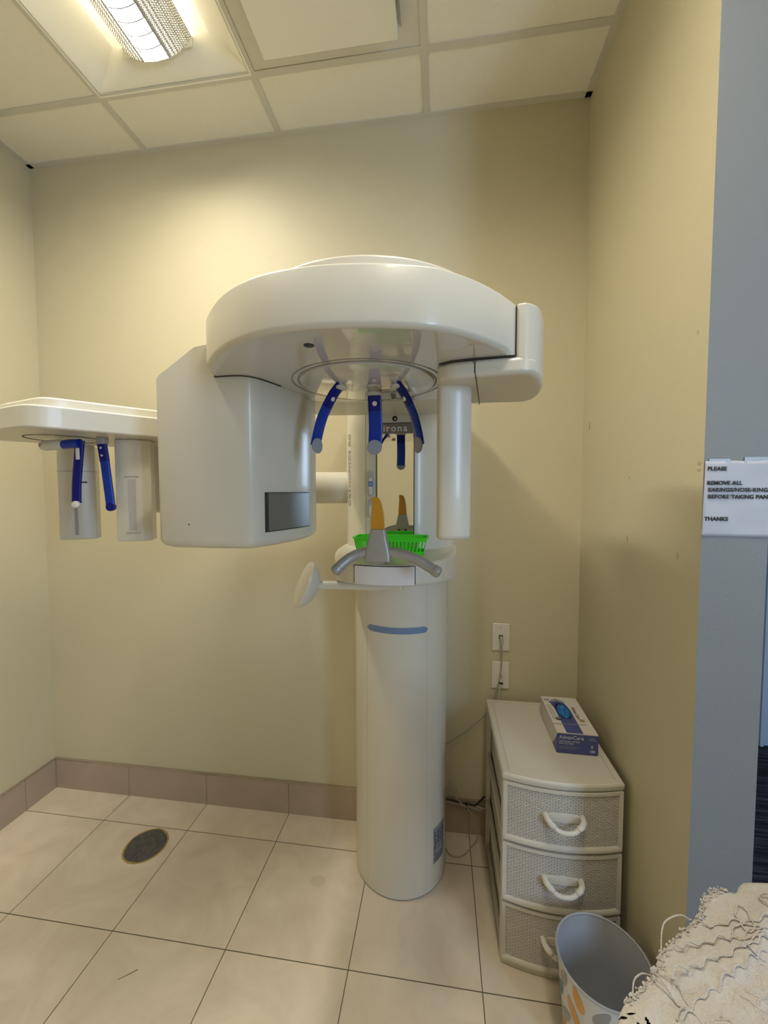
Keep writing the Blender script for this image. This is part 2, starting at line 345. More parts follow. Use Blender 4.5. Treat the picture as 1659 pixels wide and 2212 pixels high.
def troffer(x0, y1, label, LEMIT):
    t = thing('ceiling_light', label, 'ceiling light', (x0+.305, y1-.61, ZC))
    W, Ln, D = .297, .603, .11
    def P(x, y, z): return (x, y, z)
    bm = bmesh.new()
    # cove: curved sides from frame up to the crown
    prof = [(-W, .004), (-W+.01, .012), (-.25, .05), (-.20, .08), (-.14, .10), (-.08, D), (.08, D), (.14, .10), (.20, .08), (.25, .05), (W-.01, .012), (W, .004)]
    loft(bm, [[(x, -Ln, z) for x, z in prof], [(x, Ln, z) for x, z in prof]], closed=False, cap=False)
    finish('reflector_cove', bm, LW, t)
    for s in (-1, 1):
        bm = bmesh.new()     # domed end plates
        rows = []
        for k in range(9):
            q = k/8; ang = q*PI/2
            rows.append([(x, s*(Ln-.115*math.sin(ang)*math.cos(x/W*PI/2*.98)), .004+z0*math.sin(ang)**1.0 if False else .004+(z-.004)*(1-math.cos(ang))) for x, z in prof for z0 in (z,)])
        loft(bm, rows, closed=False, cap=False); finish('end_plate', bm, LW, t)
    bm = bmesh.new()
    for a in (-1, 1):
        box(bm, min(a*W, a*(W+.006)), max(a*W, a*(W+.006)), -Ln-.004, Ln+.004, -.001, .014)
        box(bm, -W, W, min(a*Ln, a*(Ln+.005)), max(a*Ln, a*(Ln+.005)), -.001, .014)
    finish('frame', bm, LW, t, smooth=False)
    B = Ln-.085
    # basket: two perforated wings and a ribbed diffuser between them
    for s in (-1, 1):
        bm = bmesh.new(); pr = [(.050, .006), (.085, .018), (.118, .045), (.130, .062)]
        loft(bm, [[(s*x, -B, z) for x, z in pr], [(s*x, B, z) for x, z in pr]], closed=False, cap=False)
        finish('perforated_wing', bm, PERF, t)
        bm = bmesh.new(); box(bm, min(s*.046, s*.051), max(s*.046, s*.051), -B, B, .002, .012)
        finish('basket_rail', bm, mat('rail_grey', (.35, .34, .36), .4), t, smooth=False)
    bm = bmesh.new(); n = 52; pr = []
    loft(bm, [[(x, y, .010+.010*(1-(x/.046)**2)*-1+.012) for x in (-.046, -.03, -.015, 0, .015, .03, .046)] for y in (-B, B)], closed=False, cap=False)
    finish('diffuser', bm, LEMIT, t)
    bm = bmesh.new(); box(bm, -.052, .052, -B, B, .0265, .028); finish('lamp_shield', bm, LW, t, smooth=False)  # unseen sheet added to keep the diffuser's upward light off the cove
    for k in range(1, 27):
        y = -B+2*B*k/27
        bm = bmesh.new(); rows = []
        for x in [-.046+.092*i/8 for i in range(9)]:
            zz = .012-.010*(1-(x/.046)**2); yy = y
            rows.append([(x, yy-.0012, zz-.004), (x, yy+.0012, zz-.004), (x, yy+.0012, zz+.008), (x, yy-.0012, zz+.008)])
        loft(bm, rows); finish('louvre_blade', bm, mat('louvre_grey', (.010, .0095, .0105), .6, spec=0.1), t)
    for s in (-1, 1):
        bm = bmesh.new(); box(bm, -.132, .132, min(s*B, s*(B+.003)), max(s*B, s*(B+.003)), .03, .062)
        pts = [(x, z) for x, z in ((-.130, .062), (-.118, .045), (-.085, .018), (-.05, .004), (0, -.001), (.05, .004), (.085, .018), (.118, .045), (.130, .062))]
        loft(bm, [[(x, s*B, z) for x, z in pts], [(x, s*(B+.002), z) for x, z in pts]]); finish('basket_end', bm, LW, t, smooth=False)
        bm = bmesh.new(); tube(bm, [(s*.030, -B+.02, .060), (s*.030, B-.02, .060)], .013, 12); finish('lamp_tube', bm, LTUBE, t)
    return t
troffer(*LIGHTS[0], 'lit recessed ceiling light with perforated basket, above the left side of the room', LEMITS[0])
troffer(*LIGHTS[1], 'lit recessed ceiling light with perforated basket, unseen, assumed overhead beside the right wall end', LEMITS[1])  # unseen second fixture, assumed to account for the bright right wall

# ceiling air diffuser with a flat drop panel
t = thing('ceiling_vent', 'square white air vent with flat drop panel in the ceiling, right of the light', 'vent', (VENT[0]+.305, VENT[1]-.305, ZC))
VM = mat('vent_metal', (.62, .60, .53), .45)
bm = bmesh.new(); o1, i1 = .292, .235
for z0, z1, a, b_ in ((.003, .005, o1, i1),):
    R = [[(sx*a, sy*a, z0) for sx, sy in ((-1, -1), (1, -1), (1, 1), (-1, 1))], [(sx*b_, sy*b_, z0+.002) for sx, sy in ((-1, -1), (1, -1), (1, 1), (-1, 1))], [(sx*.15, sy*.15, .07) for sx, sy in ((-1, -1), (1, -1), (1, 1), (-1, 1))]]
    loft(bm, R, cap=False)
finish('back_pan', bm, VM, t, smooth=False)
bm = bmesh.new(); box(bm, -.227, .227, -.227, .227, -.042, -.030); finish('drop_panel', bm, mat('vent_panel', (.74, .71, .62), .5), t, bevel=.004)
bm = bmesh.new(); box(bm, -.02, .02, -.02, .02, -.030, .075); finish('hanger_post', bm, VM, t, smooth=False)

# ================================================================ X-RAY MACHINE
MX = thing('dental_xray_machine', 'white panoramic dental x-ray machine standing on its round column at the back wall', 'x-ray machine', (-.145, -.155, 0))
MX_INV = Vector((-.145, -.155, 0))
def part(name, bm, mats, parent=MX, **k):
    o = finish(name, bm, mats, None, **k)
    o.parent = parent
    if parent is MX or True: o.matrix_parent_inverse = Matrix.Translation(-MX_INV)
    return o
def sub(name, bm, mats, parent, **k):      # sub-part: parent already carries the offset
    o = finish(name, bm, mats, None, **k); o.parent = parent; return o
CX, CY = -.145, -.155
# lower column
ring = [(CX+.175*math.cos(a), min(CY+.175*math.sin(a), -.012)) for a in [2*PI*k/72 for k in range(72)]]
bm = bmesh.new(); prism(bm, ring, .004, 1.19); low = part('lower_column', bm, WHITE, bevel=.003)
bm = bmesh.new(); prism(bm, [(CX+(x-CX)*.985, CY+(y-CY)*.985) for x, y in ring], 0, .005); part('column_foot', bm, mat('foot_grey', (.25, .23, .2), .6))
bm = bmesh.new()
for a in (-128, -53): cyl_patch(bm, CX, CY, .175, a-.15, a+.15, .02, 1.14, t=.0003, n=1)
sub('panel_seam', bm, mat('seam_soft', (.48, .47, .43), .5), low, smooth=False)
bm = bmesh.new()
n = 24; A = [math.radians(-127+75*k/n) for k in range(n+1)]
def hb(k):
    e = min(k, n-k); return .0105*(math.sqrt(max(0, 1-(1-e/2)**2)) if e < 2 else 1)+.0005
lo = [(CX+.1765*math.cos(a), CY+.1765*math.sin(a), .9765-hb(k)) for k, a in enumerate(A)]; hi = [(CX+.1765*math.cos(a), CY+.1765*math.sin(a), .9765+hb(k)) for k, a in enumerate(A)]
li = [(CX+.174*math.cos(a), CY+.174*math.sin(a), p[2]) for a, p in zip(A, lo)]; hii = [(CX+.174*math.cos(a), CY+.174*math.sin(a), p[2]) for a, p in zip(A, hi)]
loft(bm, [list(c) for c in zip(lo, hi, hii, li)])
sub('blue_stripe', bm, mat('stripe_blue', (.15, .23, .38), .35), low)
bm = bmesh.new(); cyl_patch(bm, CX, CY, .175, -42, -19, .098, .232, n=8)
lb = sub('rating_label', bm, mat('label_grey', (.24, .26, .28), .45), low)
bm = bmesh.new(); random.seed(3)
for zz in [.215-.008*k for k in range(7)]:
    for a in range(4): 
        a0 = -41+a*5.3+random.random(); cyl_patch(bm, CX, CY, .1762, a0, a0+random.uniform(2, 4.2), zz-.0018, zz+.0018, t=.0005, n=3)
for (a0, a1, z0, z1) in ((-40, -21, .128, .1295), (-40, -21, .151, .1525), (-40, -39.3, .128, .1525), (-21.6, -21, .128, .1525), (-41, -38, .157, .161)):
    cyl_patch(bm, CX, CY, .1762, a0, a1, z0, z1, t=.0006, n=3)
for zz in (.119, .112, .105): cyl_patch(bm, CX, CY, .1762, -40, -24, zz-.001, zz+.001, t=.0005, n=3)
sub('label_print', bm, BLACK, low, smooth=False)
bm = bmesh.new(); cyl_patch(bm, CX, CY, .175, -20, -8, .27, .33, n=5); sub('small_label', bm, mat('label_pale', (.42, .42, .42), .45), low)

# upper column (rides on the lower one), flat front with mirror
def updown(s=1.0):
    R = []
    for k in range(80):
        a = 2*PI*k/80; x = CX+.203*math.cos(a); y = CY-.005+.215*math.sin(a)
        R.append((x, min(max(y, -.362), -.014)))
    return R
bm = bmesh.new(); prism(bm, updown(), 1.20, 1.80); upc = part('upper_column', bm, WHITE)
bm = bmesh.new()
for x in (-.243,): box(bm, x-.0006, x+.0006, -.3628, -.360, 1.27, 1.72)
box(bm, -.243, -.085, -.3628, -.360, 1.7225, 1.7237)
sub('panel_seam', bm, SEAMG, upc, smooth=False)
bm = bmesh.new(); box(bm, -.204, -.084, -.366, -.3615, 1.292, 1.644); mir = part('mirror', bm, MIRROR, smooth=False)
bm = bmesh.new()
for a, b_ in ((-.2065, -.204), (-.084, -.0815)): box(bm, a, b_, -.3668, -.3615, 1.290, 1.677)
box(bm, -.2065, -.0815, -.3668, -.3615, 1.677, 1.679); sub('mirror_edge', bm, SEAM, mir, smooth=False)
bm = bmesh.new(); box(bm, -.204, -.084, -.366, -.3615, 1.644, 1.677); npl = part('name_plate', bm, mat('plate_taupe', (.17, .15, .125), .3), smooth=False)
def mtext(*a, **k):
    par = a[5]; o = lettering(*a[:5], None, **k); o.parent = par
    if par is MX: o.matrix_parent_inverse = Matrix.Translation(-MX_INV)
    return o
mtext('lettering', 'sirona', frame((-.200, -.3665, 1.6515), (1, 0, 0), (0, 0, 1)), .0315, mat('plate_silver', (.62, .61, .58), .4), npl, sx=1.0, spacing=1.22, bold=.0004)
bm = bmesh.new(); box(bm, -.1775, -.1715, -.3666, -.366, 1.6545, 1.671); sub('orange_mark', bm, mat('logo_orange', (.55, .18, .05), .4), npl, smooth=False)
bm = bmesh.new(); lathe(bm, [(.0085, 0), (.0085, .0015), (.007, .002)], at((-.146, -.3625, 1.693), (0, -1, 0)), seg=24); sen = part('sensor_eye', bm, BLACK)
sen.matrix_parent_inverse = Matrix.Translation(-MX_INV)
bm = bmesh.new(); lathe(bm, [(.0028, 0), (.0028, .0026)], at((-.145, -.3625, 1.692), (0, -1, 0)), seg=12); sub('sensor_glint', bm, PLATE, sen)
# control slots on the left of the mirror
def pill(bm, x, z0, z1, w, y, t, mi=0):
    pts = []
    for k in range(13): a = PI*k/12; pts.append((x+w*math.cos(a), z1-w+w*math.sin(a)))
    for k in range(13): a = PI+PI*k/12; pts.append((x+w*math.cos(a), z0+w+w*math.sin(a)))
    loft(bm, [[(px, y, pz) for px, pz in pts], [(px, y-t, pz) for px, pz in pts]], mi=mi)
for z0, z1 in ((1.440, 1.522), (1.368, 1.432)):
    bm = bmesh.new(); pill(bm, -.2265, z0, z1, .0085, -.3615, .0015); ct = part('control_slot', bm, mat('slot_grey', (.42, .41, .38), .4))
    bm = bmesh.new(); pill(bm, -.2265, z0+.004, z1-.022, .0062, -.3630, .0035); sub('slot_cover', bm, WHITE, ct)
bm = bmesh.new(); box(bm, -.2335, -.2195, -.3675, -.3625, 1.472, 1.489); bl = part('blue_label', bm, mat('label_blue', (.10, .20, .45), .4), smooth=False)
bm = bmesh.new(); box(bm, -.231, -.222, -.3680, -.3674, 1.4798, 1.4815); sub('label_arrow', bm, PLATE, bl, smooth=False)
# vertical model lettering on the left flank, bottom to top
a = math.radians(-147)
for k, ch in enumerate('ORTHOPHOS XG'):
    if ch == ' ': continue
n_ = Vector((math.cos(a), math.sin(a), 0)); px_ = CX+.203*math.cos(a); py_ = CY-.005+.215*math.sin(a)
tx = Vector((-math.sin(a), math.cos(a), 0))
mtext('model_lettering', 'ORTHOPHOS XG', frame((px_-.0+.0015*n_.x+.006*tx.x, py_+.0015*n_.y+.006*tx.y, 1.405), (0, 0, 1), -tx), .030,
      mat('print_grey', (.30, .30, .30), .5), upc, spacing=1.12)

# shelf lip with drawer
def lip_pts(off=0.0):
    half = [(.205, 0), (.205, -.14), (.192, -.255), (.158, -.375), (.115, -.44), (.085, -.468), (.045, -.483), (0, -.487)]
    h = spline(half, 6); R = [(CX+x+(off if x > 0 else 0)*0, CY+y) for x, y in h]
    Lf = [(2*CX-x, y) for x, y in R[::-1][1:]]
    back = [(CX-.205*math.cos(q), min(CY+.205*math.sin(q), -.014)) for q in [PI*k/16 for k in range(1, 16)]]
    return R+Lf+back
zb = lambda x, y: 1.205-(y+.64)/.48*.058 if y < -.16 else 1.147
bm = bmesh.new(); prism(bm, lip_pts(), zb, 1.262); lip = part('shelf', bm, WHITE, bevel=.013, seg=4, bang=50)
LP = lip_pts()
front = [p for p in LP if p[1] < -.56]
front.sort()
def seg_panel(bm, x0, x1, z0f, z1, t, mi=0):
    pts = [p for p in front if x0 < p[0] < x1]
    def yy(x):
        for a_, b_ in zip(front, front[1:]):
            if a_[0] <= x <= b_[0]: return a_[1]+(b_[1]-a_[1])*(x-a_[0])/(b_[0]-a_[0]+1e-9)
        return front[0][1]
    pts = [(x0, yy(x0))]+pts+[(x1, yy(x1))]
    rows = [[(x, y-t, z0f), (x, y-t, z1), (x, y+.004, z1), (x, y+.004, z0f)] for x, y in pts]
    loft(bm, rows, mi=mi)
bm = bmesh.new(); seg_panel(bm, -.226, -.064, 1.208, 1.257, .0012); sub('drawer', bm, mat('drawer_white', (.72, .69, .69), .3), lip, smooth=True)
bm = bmesh.new()
for x in (-.2275, -.0625): seg_panel(bm, x-.0008, x+.0008, 1.209, 1.257, .0008)
seg_panel(bm, -.2265, -.0635, 1.257, 1.2585, .0006)
sub('drawer_gap', bm, SEAM, lip, smooth=False)

# bite stand: tapered mount, orange bite block, drooping hand grip
bm = bmesh.new()
def rr(cx, cy, z, wx, wy, r=.35):
    pts = []
    for k in range(24):
        q = 2*PI*k/24; c, s = math.cos(q), math.sin(q)
        pts.append((cx+wx*math.copysign(abs(c)**r, c), cy+wy*math.copysign(abs(s)**r, s), z))
    return pts
MXC = -.150
loft(bm, [rr(MXC, -.700, 1.2815, .030, .014), rr(MXC, -.702, 1.284, .0325, .0165), rr(MXC, -.702, 1.300, .032, .0165), rr(MXC, -.702, 1.325, .0265, .0155), rr(MXC, -.702, 1.345, .0215, .013), rr(MXC, -.702, 1.361, .0185, .011), rr(MXC, -.702, 1.3625, .0165, .009)])
box(bm, MXC-.013, MXC+.013, -.695, -.580, 1.274, 1.290); box(bm, MXC-.013, MXC+.013, -.600, -.575, 1.2622, 1.276)
mount = part('bite_stand', bm, METAL, angle=40)
for s in (-1, 1):
    bm = bmesh.new(); lathe(bm, [(.004, 0), (.004, .003), (.002, .003)], at((MXC+s*.014, -.6845, 1.299), (0, 1, 0)), seg=16); sub('screw', bm, BLACK, mount)
bm = bmesh.new()
path = spline([(-.250, -.730, 1.262), (-.238, -.722, 1.275), (-.215, -.710, 1.293), (-.185, -.703, 1.3035), (MXC, -.700, 1.3065), (-.105, -.700, 1.3035), (-.075, -.702, 1.297), (-.040, -.708, 1.282), (-.004, -.716, 1.262)], 6)
tube(bm, path, .0128, 20); grip = part('hand_grip', bm, METAL)
for p, q in ((path[0], path[1]), (path[-1], path[-2])):
    bm = bmesh.new(); d = (Vector(p)-Vector(q)).normalized()
    lathe(bm, [(.0130, -.012), (.0140, -.009), (.0141, 0), (.0125, .005), (.008, .008), (.003, .009)], at(Vector(p), d), seg=24); sub('grip_cap', bm, METAL, grip)
bm = bmesh.new()
ol = [(-.0165, 1.3615), (-.0172, 1.375), (-.0158, 1.40), (-.0145, 1.415), (-.0138, 1.428), (-.0155, 1.434), (-.0145, 1.4395), (-.009, 1.4425), (-.004, 1.441), (.002, 1.4395), (.0065, 1.433), (.0105, 1.42), (.0135, 1.405), (.0152, 1.388), (.0158, 1.375), (.0162, 1.3615)]
loft(bm, [[(MXC+x*.82, y0, z) for x, z in ol] if e else [(MXC+x, y0, z) for x, z in ol] for y0, e in ((-.7095, 0), (-.6965, 0))])
bite = part('bite_block', bm, ORANGE, bevel=.0012)
bm = bmesh.new(); box(bm, MXC-.0005, MXC+.0005, -.6964, -.6960, 1.405, 1.438); sub('bite_groove', bm, SEAM, bite, smooth=False)

# tilted paddle rest on a stem
bm = bmesh.new()
u = Vector((-.41, 0, -.91)).normalized(); nrm = Vector((-.76, -.50, .342)).normalized(); v = nrm.cross(u).normalized()
Mp = Matrix(((u.x, v.x, nrm.x, -.408), (u.y, v.y, nrm.y, -.50), (u.z, v.z, nrm.z, 1.166), (0, 0, 0, 1)))
lathe(bm, [(.014, -.040), (.030, -.037), (.050, -.028), (.066, -.014), (.0745, 0), (.077, .006), (.0755, .010), (.069, .0115)], Mp, seg=48, sy=.66)
pad = part('chin_pad', bm, WHITE)
bm = bmesh.new(); tube(bm, [(-.385, -.492, 1.167), (-.30, -.485, 1.167), (-.18, -.48, 1.166), (-.12, -.46, 1.165)], [.0135, .0135, .0135, .011], 20); sub('stem', bm, WHITE, pad)
bm = bmesh.new(); box(bm, -.15, -.11, -.48, -.31, 1.153, 1.179); sub('stem_bracket', bm, WHITE, pad, bevel=.004)

# rotor
ZU, ZT = 1.704, 1.798
fr = spline([(-.492, -.800), (-.490, -.850), (-.477, -.892), (-.453, -.930), (-.392, -.994), (-.330, -1.038), (-.265, -1.064), (-.190, -1.074), (-.118, -1.070), (-.055, -1.058), (.000, -1.038), (.055, -.996), (.100, -.948), (.1375, -.897)], 6)
rot_pts = fr+[(.1375, -.66), (.08, -.612), (0, -.580), (-.08, -.568), (-.165, -.565), (-.26, -.575), (-.35, -.60), (-.43, -.66), (-.475, -.73)]
bm = bmesh.new(); prism(bm, rot_pts, ZU, ZT)
bmesh.ops.recalc_face_normals(bm, faces=bm.faces[:])
el = [e for e in bm.edges if all(abs(v_.co.z-ZU) < 1e-5 for v_ in e.verts) and all(v_.co.y < -.62 and v_.co.x < .13 for v_ in e.verts)]
bmesh.ops.bevel(bm, geom=el, offset=.010, segments=5, profile=.5, affect='EDGES')
el = [e for e in bm.edges if all(abs(v_.co.z-ZT) < 1e-5 for v_ in e.verts)]
bmesh.ops.bevel(bm, geom=el, offset=.004, segments=2, profile=.5, affect='EDGES')
bm.normal_update()
for f in bm.faces: f.material_index = 1 if f.normal.z > -.97 else 0
rotor = part('rotor_body', bm, [GLOSS, WHITE], angle=50)
# stepped cap on top of the rotor
bm = bmesh.new(); cp = [(-.156+.25*math.cos(q), -.754+.25*math.sin(q)) for q in [2*PI*k/96 for k in range(96)]]
prism(bm, cp, ZT-.002, 1.850); sub('rotor_cap', bm, WHITE, rotor, bevel=.006, seg=3)
# turntable disc under the rotor
DC = (-.165, -.757)
bm = bmesh.new(); lathe(bm, [(.148, ZU-.0045), (.152, ZU-.003), (.152, ZU+.002)], Matrix.Translation((*DC, 0)), seg=96); disc = part('rotor_disc', bm, GLOSS)
bm = bmesh.new(); lathe(bm, [(.1545, ZU-.0008), (.1560, ZU-.0012), (.1575, ZU-.0008)], Matrix.Translation((*DC, 0)), seg=96, cap=False)
lathe(bm, [(.168, ZU-.0008), (.169, ZU-.0014), (.1705, ZU-.0008)], Matrix.Translation((*DC, 0)), seg=96, cap=False)
sub('disc_seam', bm, SEAMG, disc)
bm = bmesh.new(); lathe(bm, [(.009, 0), (.009, .0012), (.006, .0015)], at((-.222, -1.005, ZU-.0002), (0, 0, -1)), seg=24, sy=1); sub('laser_eye', bm, BLACK, rotor)
# fixed arm from column to rotor
bm = bmesh.new(); prism(bm, [(-.43, -.60), (-.20, -.57), (.05, -.60), (.085, -.50), (.078, -.41), (.05, -.375), (-.02, -.365), (-.27, -.365), (-.37, -.375), (-.43, -.42)], ZU+.002, 1.82)
part('support_arm', bm, WHITE, bevel=.006)

# temple and forehead supports
def support(pts, w, wd, padn, parent, split=.42):
    path = spline(pts, 5); n = len(path); k = int(n*split)
    bm = bmesh.new(); strip(bm, path[:k+1], w, .010, wd, 0); a_ = part('head_support', bm, BLUE, parent) 
    bm = bmesh.new(); strip(bm, path[k:], w, .0095, wd, 0); sub('support_blade', bm, BLUE2, a_)
    e = Vector(path[-1]); pn = Vector(padn).normalized()
    bm = bmesh.new(); lathe(bm, [(w*.50, .002), (w*.54, .0045), (w*.54, .0065), (w*.50, .0078)], at(e, pn), seg=28); sub('end_pad', bm, GREYPAD, a_)
    s = Vector(path[int(n*.30)]); 
    bm = bmesh.new(); lathe(bm, [(.006, 0), (.006, .0060), (.004, .008)], at(s, pn), seg=20); sub('screw_cover', bm, PLATE, a_)
    return a_
def collar(x, y, rx, ry, rz=0):
    bm = bmesh.new(); M_ = Matrix.Translation((x, y, ZU-.014)) @ Matrix.Rotation(rz, 4, 'Z') @ Matrix.Diagonal((rx/.02, ry/.02, 1, 1))
    lathe(bm, [(.016, -.003), (.0195, -.001), (.0195, .003), (.015, .006), (.013, .012)], M_, seg=28)
    return bm
a1 = support([(-.158, -.706, 1.698), (-.157, -.700, 1.66), (-.156, -.697, 1.61), (-.1575, -.700, 1.563)], .034, (1, 0, 0), (0, -1, -.05), MX)
c = collar(-.158, -.705, .022, .016); sub('collar', c, WHITE2, a1)
a2 = support([(-.223, -.775, 1.698), (-.243, -.772, 1.675), (-.268, -.768, 1.63), (-.281, -.766, 1.59), (-.287, -.766, 1.562)], .034, (.32, .95, 0), (.95, -.32, 0), MX)
c = collar(-.224, -.775, .015, .017); sub('collar', c, WHITE2, a2)
a3 = support([(-.097, -.765, 1.698), (-.079, -.762, 1.672), (-.060, -.760, 1.63), (-.049, -.760, 1.59), (-.044, -.760, 1.560)], .034, (-.47, .88, 0), (-.88, -.47, 0), MX)
c = collar(-.098, -.765, .015, .017); sub('collar', c, WHITE2, a3)

# tube housing hanging on the left of the rotor
hp = spline([(-.352, -.560), (-.346, -.620), (-.353, -.675), (-.372, -.755), (-.392, -.815), (-.404, -.838), (-.418, -.848), (-.440, -.852)], 5)+[(-.53, -.855), (-.618, -.851), (-.630, -.845), (-.634, -.832), (-.612, -.56)]
ztop = lambda x, y: min(1.783, 1.704+max(0, (x+.634))*.62)
ring0 = [(x, y, 1.345) for x, y in hp]; cxh, cyh = -.49, -.71
bm = bmesh.new()
def inset(pts, d): 
    return [(cxh+(x-cxh)*(1-d/abs(.14)), cyh+(y-cyh)*(1-d/.14)) for x, y in pts]
rings = [[(x, y, 1.3255) for x, y in inset(hp, .030)], [(x, y, 1.3275) for x, y in inset(hp, .018)], [(x, y, 1.3325) for x, y in inset(hp, .008)], [(x, y, 1.338) for x, y in inset(hp, .003)], [(x, y, 1.346) for x, y in hp], [(x, y, ztop(x, y)) for x, y in hp]]
loft(bm, rings); hous = part('tube_housing', bm, WHITE, angle=45)
# window in its inner face
face = [p for p in hp if -.640 > p[1] > -.822 and p[0] > -.42]
bm = bmesh.new(); face.sort(key=lambda p: p[1])
rows = []
for (x, y), (x2, y2) in zip(face, face[1:]+[face[-1]]):
    rows.append((x, y))
def offs(i, d):
    a_ = Vector(rows[max(i-1, 0)]); b_ = Vector(rows[min(i+1, len(rows)-1)]); t_ = (b_-a_).normalized(); nn = Vector((-t_.y, t_.x))
    if nn.x < 0: nn = -nn
    return rows[i][0]+nn.x*d, rows[i][1]+nn.y*d
loft(bm, [[(*offs(i, .0012), 1.364), (*offs(i, .0012), 1.452), (*offs(i, -.002), 1.452), (*offs(i, -.002), 1.364)] for i in range(len(rows))])
win = sub('beam_window', bm, mat('window_grey', (.15, .145, .12), .35), hous)
bm = bmesh.new()
loft(bm, [[(*offs(i, .0016), 1.4515), (*offs(i, .0016), 1.4535), (*offs(i, -.002), 1.4535), (*offs(i, -.002), 1.4515)] for i in range(len(rows))])
loft(bm, [[(*offs(i, .0016), 1.3625), (*offs(i, .0016), 1.3645), (*offs(i, -.002), 1.3645), (*offs(i, -.002), 1.3625)] for i in range(len(rows))])
loft(bm, [[(*offs(i, .0016), 1.363), (*offs(i, .0016), 1.453), (*offs(i, -.002), 1.453), (*offs(i, -.002), 1.363)] for i in (0, 1)])
sub('window_border', bm, SEAM, hous)
bm = bmesh.new(); lathe(bm, [(.0015, 0), (.0015, .0008)], at((-.553, -.8545, 1.382), (0, -1, 0)), seg=12); sub('screw_hole', bm, BLACK, hous)
bm = bmesh.new(); tube(bm, spline([(-.486, -.853, 1.7035), (-.45, -.8565, 1.7035), (-.418, -.852, 1.7035), (-.395, -.826, 1.7035), (-.372, -.76, 1.7035)], 5), .0014, 6); sub('joint_seam', bm, SEAM, hous)

# sensor carrier and sensor bar on the right
cp_lo = [(-.006, -.660), (-.006, -.862)]+spline([(-.004, -.872), (.02, -.888), (.060, -.897), (.120, -.905), (.158, -.905), (.180, -.885), (.197, -.845), (.213, -.790), (.2205, -.735), (.216, -.690), (.200, -.662)], 5)
bm = bmesh.new(); prism(bm, cp_lo, 1.669, ZU-.0015)
car = part('sensor_carrier', bm, WHITE, bevel=.010, seg=4, bang=60)
up_ = [(.1387, -.660), (.1387, -.9025)]+spline([(.143, -.9045), (.158, -.9045), (.180, -.885), (.197, -.845), (.213, -.790), (.2205, -.735), (.216, -.690), (.200, -.662)], 5)
bm = bmesh.new(); prism(bm, up_, 1.690, ZT-.001); sub('carrier_end', bm, WHITE, car, bevel=.004, seg=3, bang=60)
bm = bmesh.new(); box(bm, .1376, .1387, -.9000, -.70, ZU, ZT-.004); tube(bm, [(-.002, -.874, ZU-.0008), (.02, -.889, ZU-.0008), (.06, -.8982, ZU-.0008), (.138, -.9045, ZU-.0008)], .0016, 6)
tube(bm, [(.0645, -.8985, ZU-.002), (.0645, -.8985, 1.678), (.067, -.893, 1.6685), (.096, -.66, 1.6685)], .0009, 6)
sub('joint_seam', bm, SEAM, car, smooth=False)
bm = bmesh.new()
sb = spline([(.062, -.800), (.064, -.825), (.052, -.838), (.034, -.846), (.014, -.850), (-.001, -.846), (-.006, -.830)], 5)+[(-.004, -.760), (.055, -.755)]
cxs, cys = .029, -.80
def insb(d): return [(cxs+(x-cxs)*(1-d), cys+(y-cys)*(1-d)) for x, y in sb]
loft(bm, [[(x, y, 1.3545) for x, y in insb(.25)], [(x, y, 1.3555) for x, y in insb(.10)], [(x, y, 1.359) for x, y in insb(.02)], [(x, y, 1.365) for x, y in sb], [(x, y, 1.672) for x, y in sb]])
part('sensor_bar', bm, WHITE, angle=50)

# side boom and cephalometric head on the left
bm = bmesh.new(); tube(bm, [(-.26, -.17, 1.470), (-.60, -.25, 1.470), (-.90, -.36, 1.470)], .0590, 40); part('side_boom', bm, WHITE)
bm = bmesh.new(); prism(bm, [(-.975, -.44), (-.80, -.44), (-.80, -.33), (-.975, -.33)], 1.385, 1.612); part('boom_hanger', bm, WHITE2, bevel=.008, seg=3)
zs0, zs1 = 1.606, 1.661
cp2 = spline([(-.74, -.605), (-.80, -.678), (-.87, -.765), (-.925, -.832), (-.952, -.853), (-.985, -.852), (-1.07, -.826), (-1.18, -.79), (-1.27, -.745), (-1.30, -.70), (-1.27, -.63), (-1.20, -.565), (-1.14, -.50), (-1.04, -.42), (-.92, -.33), (-.80, -.34), (-.72, -.44), (-.71, -.55)], 5, closed=True)
bm = bmesh.new(); prism(bm, cp2, zs0, zs1); head = part('ceph_arm', bm, WHITE, bevel=.005, seg=3)
cxc, cyc = -.99, -.63
bm = bmesh.new(); prism(bm, [(cxc+(x-cxc)*.80, cyc+(y-cyc)*.80) for x, y in cp2], zs1-.001, 1.688); sub('ceph_arm_cap', bm, WHITE, head, bevel=.006, seg=3)
bm = bmesh.new(); lathe(bm, [(.088, 0), (.090, .001), (.092, 0)], at((-1.06, -.66, zs0-.0004), (0, 0, -1)), seg=60, cap=False); sub('disc_seam', bm, SEAM, head)
# near cassette box
def cas(cx, cy, rz, w, d, z0, z1, name, m):
    Mx = Matrix.Translation((cx, cy, 0)) @ Matrix.Rotation(rz, 4, 'Z')
    pts = [(-w/2, d/2)]+[(-w/2+w*k/14, -d/2-.014*math.sin(PI*k/14)) for k in range(15)]+[(w/2, d/2)]
    bm = bmesh.new(); loft(bm, [[Mx @ Vector((x, y, z)) for x, y in pts] for z in (z0, z1)])
    return part(name, bm, m, bevel=.004, seg=2, bang=60), Mx
b1, M1 = cas(-.890, -.600, math.radians(24), .092, .050, 1.312, 1.606, 'ceph_sensor', WHITE)
bm = bmesh.new(); box(bm, -.009, .009, -.0402, -.036, 1.345, 1.492, 0, M1); sub('sensor_slot', bm, mat('slot_pale', (.46, .445, .42), .4), b1, smooth=False)
for z_ in (1.4985, 1.336):
    bm = bmesh.new(); box(bm, -.017, .017, -.0402, -.036, z_, z_+.0012, 0, M1); sub('slot_line', bm, SEAMG, b1, smooth=False)
